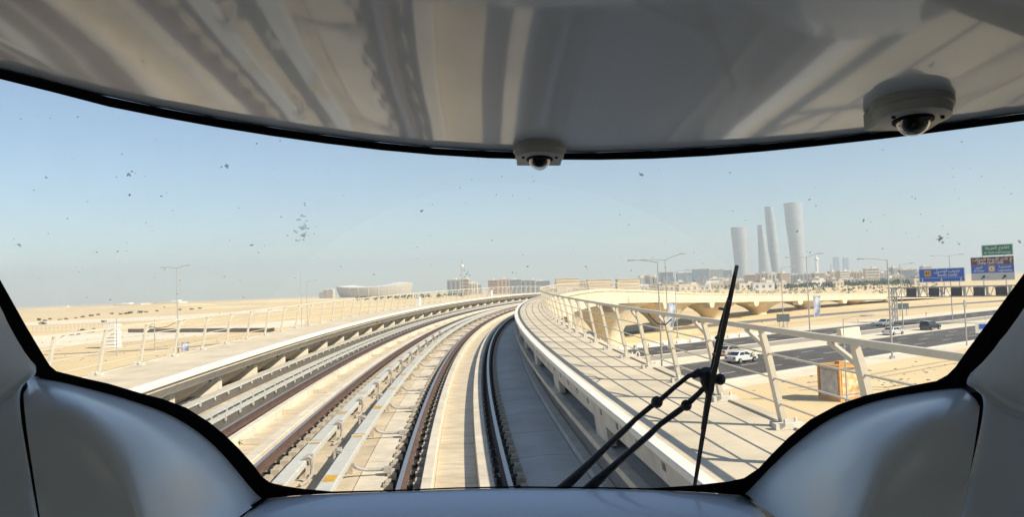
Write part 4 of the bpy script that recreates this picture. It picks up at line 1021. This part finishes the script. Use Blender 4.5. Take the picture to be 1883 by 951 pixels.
for x in cols:
    a = yat(TOP_IN, x) - 8; b = max(yat(BOT_IN, x) + 4, a + 2)
    for k in range(NR + 1):
        y = a + (b - a) * k / NR; gmb.v.append(tuple(C(x, y, WD(x, y) + .012))); uvs.append((x / 100, y / 100))
for i in range(len(cols) - 1):
    for k in range(NR): gmb.f.append((i * (NR + 1) + k, i * (NR + 1) + k + 1, (i + 1) * (NR + 1) + k + 1, (i + 1) * (NR + 1) + k)); gmb.mi.append(0)
me = bpy.data.meshes.new('windscreen'); me.from_pydata(gmb.v, [], gmb.f); me.materials.append(gm)
ul = me.uv_layers.new(name='UVMap')
for lp in me.loops: ul.data[lp.index].uv = uvs[lp.vertex_index]
me.shade_smooth(); GLASS = link('windscreen', me, CAB)
# dirt and insect marks on the outside of the glass
def dirtmat(nm, col, op):
    m_ = bpy.data.materials.new(nm); m_.use_nodes = True; q = m_.node_tree; q.nodes.clear(); oo = q.nodes.new('ShaderNodeOutputMaterial'); a_ = q.nodes.new('ShaderNodeBsdfTransparent'); b_ = q.nodes.new('ShaderNodeBsdfTranslucent'); c_ = q.nodes.new('ShaderNodeMixShader'); b_.inputs[0].default_value = (*col, 1); c_.inputs[0].default_value = op
    q.links.new(a_.outputs[0], c_.inputs[1]); q.links.new(b_.outputs[0], c_.inputs[2]); q.links.new(c_.outputs[0], oo.inputs[0]); return m_
DIRT = dirtmat('insect_dirt', (.12, .11, .10), .4); DIRTL = dirtmat('pale_dirt', (.45, .44, .42), .22)
dm = MB(); rnd = random.Random(11)
def speck(px, py, sz, dark=True, n=3, sx=1.0, sy=.6, rot=None):
    rot = rnd.uniform(-.9, .9) if rot is None else rot
    def blob(cx, cy, r, k, lo):
        ph = rnd.random() * 6; el = rnd.uniform(.35, .9); ring = []
        for j in range(k):
            q = r * rnd.uniform(lo, 1); u, v = q * math.cos(ph + 6.283 * j / k), q * el * math.sin(ph + 6.283 * j / k)
            ring.append((cx + u * math.cos(rot) - v * math.sin(rot), cy + u * math.sin(rot) + v * math.cos(rot)))
        dm.rings([[C(x, y, WD(x, y) + .013) for x, y in ring], [C(x, y, WD(x, y) + .0145) for x, y in ring]], 0 if dark else 1)
    for i in range(n):
        u, v = rnd.gauss(0, .42) * sx * sz, rnd.gauss(0, .42) * sy * sz
        if i == 0: blob(px, py, sz * .36 * max(sx, .5), 12, .25)
        else: blob(px + u * math.cos(rot) - v * math.sin(rot), py + u * math.sin(rot) + v * math.cos(rot), sz * rnd.uniform(.05, .2), 7, .4)
for a in [(237, 321, 20), (238, 358, 12), (296, 361, 12), (417, 306, 14), (463, 451, 13), (217, 462, 11), (35, 450, 12), (85, 326, 9), (505, 309, 6), (775, 388, 15), (855, 373, 6), (1180, 321, 13), (1730, 440, 24), (1588, 405, 12), (1594, 424, 8), (1683, 365, 7), (1693, 394, 7), (1677, 362, 5), (327, 541, 6), (440, 816, 16), (62, 350, 9), (143, 215, 8), (92, 217, 5), (1875, 445, 14), (1342, 318, 6)]:
    speck(*a, n=max(2, int(a[2] * .3)))
speck(1383, 654, 24, n=9, sx=.8, sy=.45, rot=-.8); speck(1388, 646, 12, n=3, rot=-.8); speck(1703, 577, 16, n=5, sx=.5, sy=.2, rot=1.57); speck(558, 418, 34, False, 26, .7, 1, 0); speck(556, 434, 16, False, 5, .8, .5); speck(917, 872, 10, False, 7)
for _ in range(200):
    speck(rnd.uniform(10, 1860), rnd.uniform(180, 600), rnd.uniform(3, 9), rnd.random() < .4, rnd.randint(1, 3))
dm.build('dirt_specks', [DIRT, DIRTL], GLASS)['kind'] = 'stuff'
# patches given as grids of (photo px, photo py, distance)
def patch(name, grid, m, parent=CAB, sub=2, thick=.008):
    mb = MB(); n = len(grid[0]); mb.rings([[C(*p) for p in row] for row in grid], cap=False, closed=False)
    me = bpy.data.meshes.new(name); me.from_pydata(mb.v, [], mb.f); me.materials.append(m); me.shade_smooth()
    o = link(name, me, parent)
    if sub: s_ = o.modifiers.new('smooth', 'SUBSURF'); s_.levels = sub; s_.render_levels = sub; s_.boundary_smooth = 'PRESERVE_CORNERS'
    return o
def cabp(p, back, upv):   # a point moved towards the rear of the cab
    return p
# ceiling: rows run from the windscreen head back over the camera
rows = []; N = 33; seam = resample(TOP_OUT, N)
yaw = Vector((0, 1, 0)); UPc = UP; BK = -Vector((FW.x, FW.y, 0)).normalized()
ce = MB(); rr = []
for k in range(15):
    t = k / 14; row = []
    for i, (x, y) in enumerate(seam):
        P0 = C(x, y, WD(x, y) - .004); lx = (P0 - EYE).dot(RT); P1 = EYE + RT * (lx * 1.15) + BK * .5 + UPc * (.52 - .10 * (lx / 1.2) ** 4)
        sag = -.018 * math.sin(math.pi * t) ** 1
        P = P0.lerp(P1, t) + UPc * (sag + .004 * math.sin(lx * 7 + 1.0) * math.sin(math.pi * min(1, t * 2.2)))
        row.append(P)
    rr.append(row)
row = []
for i, (x, y) in enumerate(seam):
    lx = (C(x, y, WD(x, y)) - EYE).dot(RT); row.append(EYE + RT * (lx * 1.15) + BK * 5 + UPc * .55)
rr.append(row)
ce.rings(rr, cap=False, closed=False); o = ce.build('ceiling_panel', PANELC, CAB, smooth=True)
# pillar panels left and right of the windscreen
def pillar(b, sx, name):
    mb = MB(); rs = []
    for i_, (x, y, d) in enumerate(b):
        k_ = 12 if i_ < len(b) - 5 else (6 if i_ == len(b) - 5 else 1); ed = i_ < len(b) - 5
        P0 = C(x - sx * k_, y - k_ / 3, d + .004 if ed else d + .02); P = C(x, y, d - .012 if ed else d); q = P - EYE; lx, ly, lz = q.dot(RT), q.dot(-BK), q.dot(UPc); row = [P0, P]
        for u in (.06, .2, .45, .75, 1.0): row.append(EYE + RT * (lx + (sx * 1.42 - lx) * u) - BK * (ly - .30 * u ** .8) + UPc * lz)
        rs.append(row)
    mb.rings(rs, cap=False, closed=False); me = bpy.data.meshes.new(name); me.from_pydata(mb.v, [], mb.f); me.materials.append(PANEL); me.shade_smooth(); o = link(name, me, CAB)
    s_ = o.modifiers.new('smooth', 'SUBSURF'); s_.levels = 2; s_.render_levels = 2; s_.boundary_smooth = 'PRESERVE_CORNERS'
    return o
pillar([(-420, -80, WD(-420, -80)), (-370, 10, WD(-370, 10)), (-300, 120, WD(-300, 120)), (-150, 345, WD(-150, 345)), (0, 570, WD(0, 570)), (62, 681, WD(62, 681)), (50, 699, 1.40), (34, 708, 1.38), (32, 740, 1.34), (49, 840, 1.26), (69, 955, 1.17), (110, 1180, 1.05)], -1, 'pillar_panel')
pillar([(2240, 20, WD(2240, 20)), (2190, 110, WD(2190, 110)), (2090, 260, WD(2090, 260)), (1983, 430, WD(1983, 430)), (1883, 577, WD(1883, 577)), (1780, 706, WD(1780, 706)), (1794, 715, 1.40), (1811, 722, 1.38), (1813, 750, 1.34), (1790, 850, 1.26), (1766, 955, 1.17), (1720, 1180, 1.05)], 1, 'pillar_panel')
# black shadow gaps behind the panel joints
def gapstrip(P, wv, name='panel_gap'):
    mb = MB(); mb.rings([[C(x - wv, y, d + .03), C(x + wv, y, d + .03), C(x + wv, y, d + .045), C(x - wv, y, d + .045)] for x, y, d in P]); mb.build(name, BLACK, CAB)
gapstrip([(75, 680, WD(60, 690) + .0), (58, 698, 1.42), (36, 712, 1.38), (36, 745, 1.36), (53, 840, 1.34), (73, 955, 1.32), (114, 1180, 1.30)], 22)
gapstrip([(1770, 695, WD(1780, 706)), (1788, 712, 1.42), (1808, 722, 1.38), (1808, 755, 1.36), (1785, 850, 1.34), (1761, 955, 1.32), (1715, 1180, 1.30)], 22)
# bulging side panels: sill at the glass, rounded edge, then a face down towards the floor
def bulge(A, M1, M2, B, name):
    n = len(A); g_ = []
    for i in range(n):
        a, m1, m2, b = A[i], M1[i], M2[i], B[i]
        d = WD(a[0], a[1]) - .01; vx, vy = a[0] - m1[0], a[1] - m1[1]; vl = math.hypot(vx, vy); dr = 1.27
        g_.append([(a[0] + vx / vl * 9, a[1] + vy / vl * 9, d + .014), (a[0], a[1], d - .004), ((a[0] + m1[0]) / 2, (a[1] + m1[1]) / 2, d * .7 + dr * .3), (m1[0], m1[1], d * .38 + dr * .62), ((m1[0] + m2[0]) / 2, (m1[1] + m2[1]) / 2, d * .12 + dr * .88), (m2[0], m2[1], dr - .012), (m2[0] * .7 + b[0] * .3, m2[1] * .7 + b[1] * .3, dr - .03), (b[0], b[1], dr - .03)])
    return patch(name, g_, PANEL)
AL = [(43, 716), (52, 701), (72, 697), (110, 703), (142, 711), (216, 731), (273, 750), (313, 765), (356, 791), (385, 814), (413, 842), (441, 876), (467, 908), (482, 920)]
M1L = [(44, 745), (66, 722), (95, 717), (130, 723), (162, 732), (218, 757), (255, 778), (283, 798), (310, 826), (328, 852), (343, 884), (356, 922), (372, 960), (395, 985)]
M2L = [(50, 800), (92, 770), (118, 752), (150, 758), (175, 772), (205, 800), (225, 826), (240, 850), (252, 880), (262, 910), (270, 942), (278, 975), (290, 1015), (320, 1050)]
BL = [(90, 1060), (110, 1080), (125, 1090), (150, 1100), (175, 1105), (195, 1110), (210, 1115), (222, 1120), (232, 1125), (240, 1130), (250, 1135), (262, 1140), (280, 1150), (310, 1160)]
bulge(AL, M1L, M2L, BL, 'side_panel')
AR = [(1803, 734), (1796, 721), (1776, 714), (1740, 717), (1700, 722), (1650, 731), (1600, 742), (1540, 765), (1500, 790), (1450, 830), (1410, 870), (1385, 897), (1369, 912)]
M1R = [(1800, 765), (1782, 742), (1758, 733), (1722, 736), (1688, 744), (1645, 757), (1606, 774), (1572, 797), (1550, 823), (1520, 868), (1498, 912), (1482, 945), (1462, 975)]
M2R = [(1792, 820), (1760, 785), (1738, 766), (1710, 770), (1685, 780), (1655, 800), (1630, 826), (1610, 852), (1596, 882), (1578, 925), (1562, 970), (1550, 1005), (1530, 1040)]
BR = [(1752, 1060), (1735, 1080), (1722, 1090), (1700, 1098), (1680, 1103), (1660, 1108), (1640, 1113), (1622, 1120), (1608, 1126), (1592, 1134), (1578, 1142), (1565, 1150), (1548, 1160)]
bulge(AR, M1R, M2R, BR, 'side_panel')
# console hood below the glass
xs = [483, 500, 540, 600, 700, 840, 940, 1100, 1200, 1290, 1340, 1367]
cg = [[], [], [], [], []]
for x in xs:
    y = yat(BOT_OUT, x) + .5; d = WD(x, y) - .013; f = (x - 925) / 442
    cg[0].append((x, y, d)); cg[1].append((925 + f * 452, y + 5, d - .012)); cg[2].append((925 + f * 470, y + 22, d - .06)); cg[3].append((925 + f * 510, y + 70, d - .16)); cg[4].append((925 + f * 640, y + 330, d - .34))
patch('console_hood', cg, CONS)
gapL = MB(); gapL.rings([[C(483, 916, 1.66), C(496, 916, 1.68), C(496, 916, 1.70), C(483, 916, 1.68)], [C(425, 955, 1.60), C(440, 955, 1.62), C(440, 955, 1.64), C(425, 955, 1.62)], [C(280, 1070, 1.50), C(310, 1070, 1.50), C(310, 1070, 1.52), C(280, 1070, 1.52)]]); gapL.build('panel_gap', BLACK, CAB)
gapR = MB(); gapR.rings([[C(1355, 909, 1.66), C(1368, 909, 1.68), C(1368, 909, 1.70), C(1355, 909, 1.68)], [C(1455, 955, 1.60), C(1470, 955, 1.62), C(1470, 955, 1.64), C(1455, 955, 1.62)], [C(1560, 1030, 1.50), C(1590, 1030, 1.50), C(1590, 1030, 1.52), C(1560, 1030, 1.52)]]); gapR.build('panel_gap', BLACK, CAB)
# saloon shell behind the camera: floor, walls with window openings, rear wall
def cb(x, y, z): return EYE + RT * x - BK * y + UPc * z
def cbox(mb, x0, x1, y0, y1, z0, z1):
    vs = [cb(x, y, z) for x in (x0, x1) for y in (y0, y1) for z in (z0, z1)]
    mb.add(vs, [(0, 1, 3, 2), (4, 6, 7, 5), (0, 4, 5, 1), (2, 3, 7, 6), (0, 2, 6, 4), (1, 5, 7, 3)])
mb = MB(); cbox(mb, -1.45, 1.45, -5, 1.5, -1.65, -1.58); mb.build('floor', SALOOND, CAB)
mb = MB(); cbox(mb, -1.45, 1.45, -5.05, -5, -1.65, .6); mb.build('rear_partition', SALOON, CAB)
for sx, nm in ((-1, 'side_wall'), (1, 'side_wall')):
    mb = MB(); a, b = (sx * 1.38, sx * 1.45); a, b = min(a, b), max(a, b)
    cbox(mb, a, b, -5, 1.25, -1.65, -.55); cbox(mb, a, b, -5, 1.25, .25, .75)
    for y0, y1 in ((-5, -4.5), (-2.9, -2.4), (-.8, 1.25)): cbox(mb, a, b, y0, y1, -.55, .25)
    mb.build(nm, SALOON, CAB)
mb = MB(); cbox(mb, -1.45, 1.45, -5.05, -.3, .62, .75); cbox(mb, -1.45, 1.45, -.3, 1.25, .62, .75); mb.build('roof', HULL, CAB)
# outer nose of the train below the windscreen
nb = []
for x in list(range(-300, 2150, 70)):
    y = yat(BOT_OUT, x); P = C(x, y + 2, WD(x, y) + .03); lx = (P - EYE).dot(RT); f = (lx / 1.3)
    if x < 60 or x > 1790: continue
    q = .95 * max(.05, 1 - f * f * 1.1); ray = (P - EYE).normalized()
    nb.append([P, P + ray * (q * .35) - UPc * .035, P + ray * (q * .75) - UPc * .09, P + ray * q - UPc * .25, P + ray * (q * 1.05) - UPc * .9, P + ray * q - UPc * 1.5])
mb = MB(); mb.rings(nb, cap=False, closed=False); mb.build('nose', HULL, CAB, smooth=True)
# wiper
def wp(px, py, off=.075): return C(px, py, WD(px, py) + off)
WP = bpy.data.objects.new('wiper', None); COL.objects.link(WP); WP.parent = CAB
def arm(P, R, knob):
    mb = MB(); mb.tube([wp(*p) for p in P], R, 8); o = mb.build('wiper_arm', WIPER, WP); smooth_by(o, 50)
    return knob
for P, R in (([(1015, 915), (1050, 885), (1085, 852), (1122, 816), (1150, 790), (1168, 772), (1196, 749), (1212, 738), (1240, 713), (1266, 692), (1282, 688)], [.012, .0115, .0085, .007, .007, .0058, .0058, .006, .0052, .0052, .006]),
             ([(1062, 918), (1097, 886), (1132, 855), (1160, 830), (1192, 802), (1214, 781), (1240, 762), (1262, 746), (1285, 724), (1300, 708)], [.0125, .012, .008, .0072, .0072, .0062, .007, .0068, .0058, .0058])):
    mb = MB(); mb.tube([wp(*p) for p in P], R, 8); o = mb.build('wiper_arm', WIPER, WP); smooth_by(o, 50)
for px, py, r in ((1208, 740, .0135), (1262, 746, .0125), (1324, 698, .0125)):
    mb = MB(); c = wp(px, py); bmx = [(math.sin(a) * r, -math.cos(a) * r) for a in np.linspace(.15, 2.99, 7)]; mb.lathe(c, bmx, 12); o = mb.build('wiper_knob', WIPER, WP); smooth_by(o, 60)
mb = MB()
q0 = [(1272, 692, .007), (1284, 686, .010), (1298, 690, .012), (1310, 697, .012), (1322, 698, .010)]
mb.tube([wp(a, b) for a, b, c in q0], [c for a, b, c in q0], 8)
mb.tube([wp(1298, 680), wp(1301, 700), wp(1304, 722)], [.012, .017, .010], 8); o = mb.build('wiper_head', WIPER, WP); smooth_by(o, 50)
mb = MB(); bl = [(1355, 489), (1340, 560), (1325, 632), (1310, 700), (1299, 760), (1290, 815), (1283, 860), (1276, 903)]
mb.tube([wp(a, b, .055) for a, b in bl], [.0042, .0058, .0058, .0062, .006, .0055, .005, .0045], 6); mb.build('wiper_blade', WIPER, WP)
mb = MB(); b2 = [(1337, 538), (1322, 606), (1312, 650), (1303, 700), (1296, 745), (1290, 785)]
mb.tube([wp(a, b, .085) for a, b in [(1340, 548), (1327, 590), (1316, 640), (1304, 700), (1297, 748), (1291, 790)]], .0034, 6)
for a, b, c, d in ((1335, 570, 1323, 568), (1326, 612, 1316, 622), (1319, 650, 1311, 652), (1305, 735, 1299, 736), (1299, 765, 1294, 766)): mb.tube([wp(a, b, .06), wp(c, d, .085)], .003, 5)
mb.build('wiper_frame', WIPER, WP)
# ceiling cameras
HOUS = mat('camera_housing', (0.32, 0.34, 0.34), .45, .4); DOME = bpy.data.materials.new('camera_dome'); DOME.use_nodes = True; d_ = DOME.node_tree; d_.nodes.clear()
do = d_.nodes.new('ShaderNodeOutputMaterial'); dt = d_.nodes.new('ShaderNodeBsdfTransparent'); dg = d_.nodes.new('ShaderNodeBsdfGlossy'); dg.inputs['Roughness'].default_value = .03; dl = d_.nodes.new('ShaderNodeLayerWeight'); dl.inputs[0].default_value = .35; dx = d_.nodes.new('ShaderNodeMixShader')
dt.inputs[0].default_value = (.8, .8, .8, 1)
d_.links.new(dl.outputs['Facing'], dx.inputs[0]); d_.links.new(dt.outputs[0], dx.inputs[1]); d_.links.new(dg.outputs[0], dx.inputs[2]); d_.links.new(dx.outputs[0], do.inputs[0])
def ceil_at(px, py):
    best = None
    for j in range(len(rr) - 2):
        for i in range(len(rr[0])):
            for u in (0, .25, .5, .75):
                P = rr[j][i].lerp(rr[j + 1][i], u)
                if i + 1 < len(rr[0]): P2 = rr[j][i + 1].lerp(rr[j + 1][i + 1], u)
                else: P2 = P
                for v in (0, .2, .4, .6, .8):
                    Q = P.lerp(P2, v); q = Q - EYE; z = q.dot(FW)
                    if z < .3: continue
                    dd = (941.5 + F * q.dot(RT) / z - px) ** 2 + (475.5 - F * q.dot(UP) / z - py) ** 2
                    if best is None or dd < best[0]: best = (dd, Q)
    return best[1]
def seccam(px, py, dep, R, tilt, roll, label, flip=1):
    T = thing('security_camera', label, 'camera', (0, 0, 0)); 
    ax = (UPc * math.cos(tilt) + BK * -math.sin(tilt) * 1.0).normalized(); xx = RT * math.cos(roll) + UPc * math.sin(roll); xx = (xx - ax * xx.dot(ax)).normalized(); yy = ax.cross(xx)
    M = Matrix((xx, yy, ax)).transposed().to_4x4(); M.translation = ceil_at(px, py); T.matrix_world = M
    mb = MB(); mb.lathe((0, 0, 0), [(R * .80, -R * .48), (R * .90, -R * .45), (R * .95, -R * .22), (R * 1.0, -R * .20), (R * 1.0, 0), (R * .97, R * .15)], 40); o = mb.build('housing', HOUS, T); smooth_by(o, 30)
    mb = MB(); mb.box((0, R * .55, -R * .22), (R * 1.72, R * .8, R * .5)); o = mb.build('front_block', HOUS, T); bv = o.modifiers.new('bevel', 'BEVEL'); bv.width = R * .06; bv.segments = 2
    mb = MB(); mb.lathe((0, -R * .02, -R * .47), [(R * .50, 0), (R * .50, -R * .05), (R * .42, -R * .06)], 28); mb.build('trim_ring', BLACK, T)
    mb = MB(); mb.lathe((0, -R * .02, -R * .48), [(R * .42 * math.cos(a), -R * .42 * math.sin(a)) for a in np.linspace(0, 1.5, 9)], 24); o = mb.build('dome', DOME, T); smooth_by(o, 60)
    mb = MB(); mb.lathe((0, -R * .02, -R * .48), [(R * .36 * math.cos(a), -R * .30 * math.sin(a)) for a in np.linspace(0, 1.5, 7)], 20); o = mb.build('lens_unit', BLACK, T); smooth_by(o, 60)
    for sg in (-1, 1):
        mb = MB(); mb.lathe((sg * R * .62, -R * .28, -R * .47), [(R * .05, 0), (R * .05, -R * .06)], 10); mb.build('screw', BLACK, T)
seccam(990, 266, 1.36, .048, .16, 0, 'small dome camera fixed under the centre of the cab ceiling edge')
seccam(1685, 190, 1.12, .057, .16, .10, 'larger dome camera fixed under the right side of the cab ceiling')
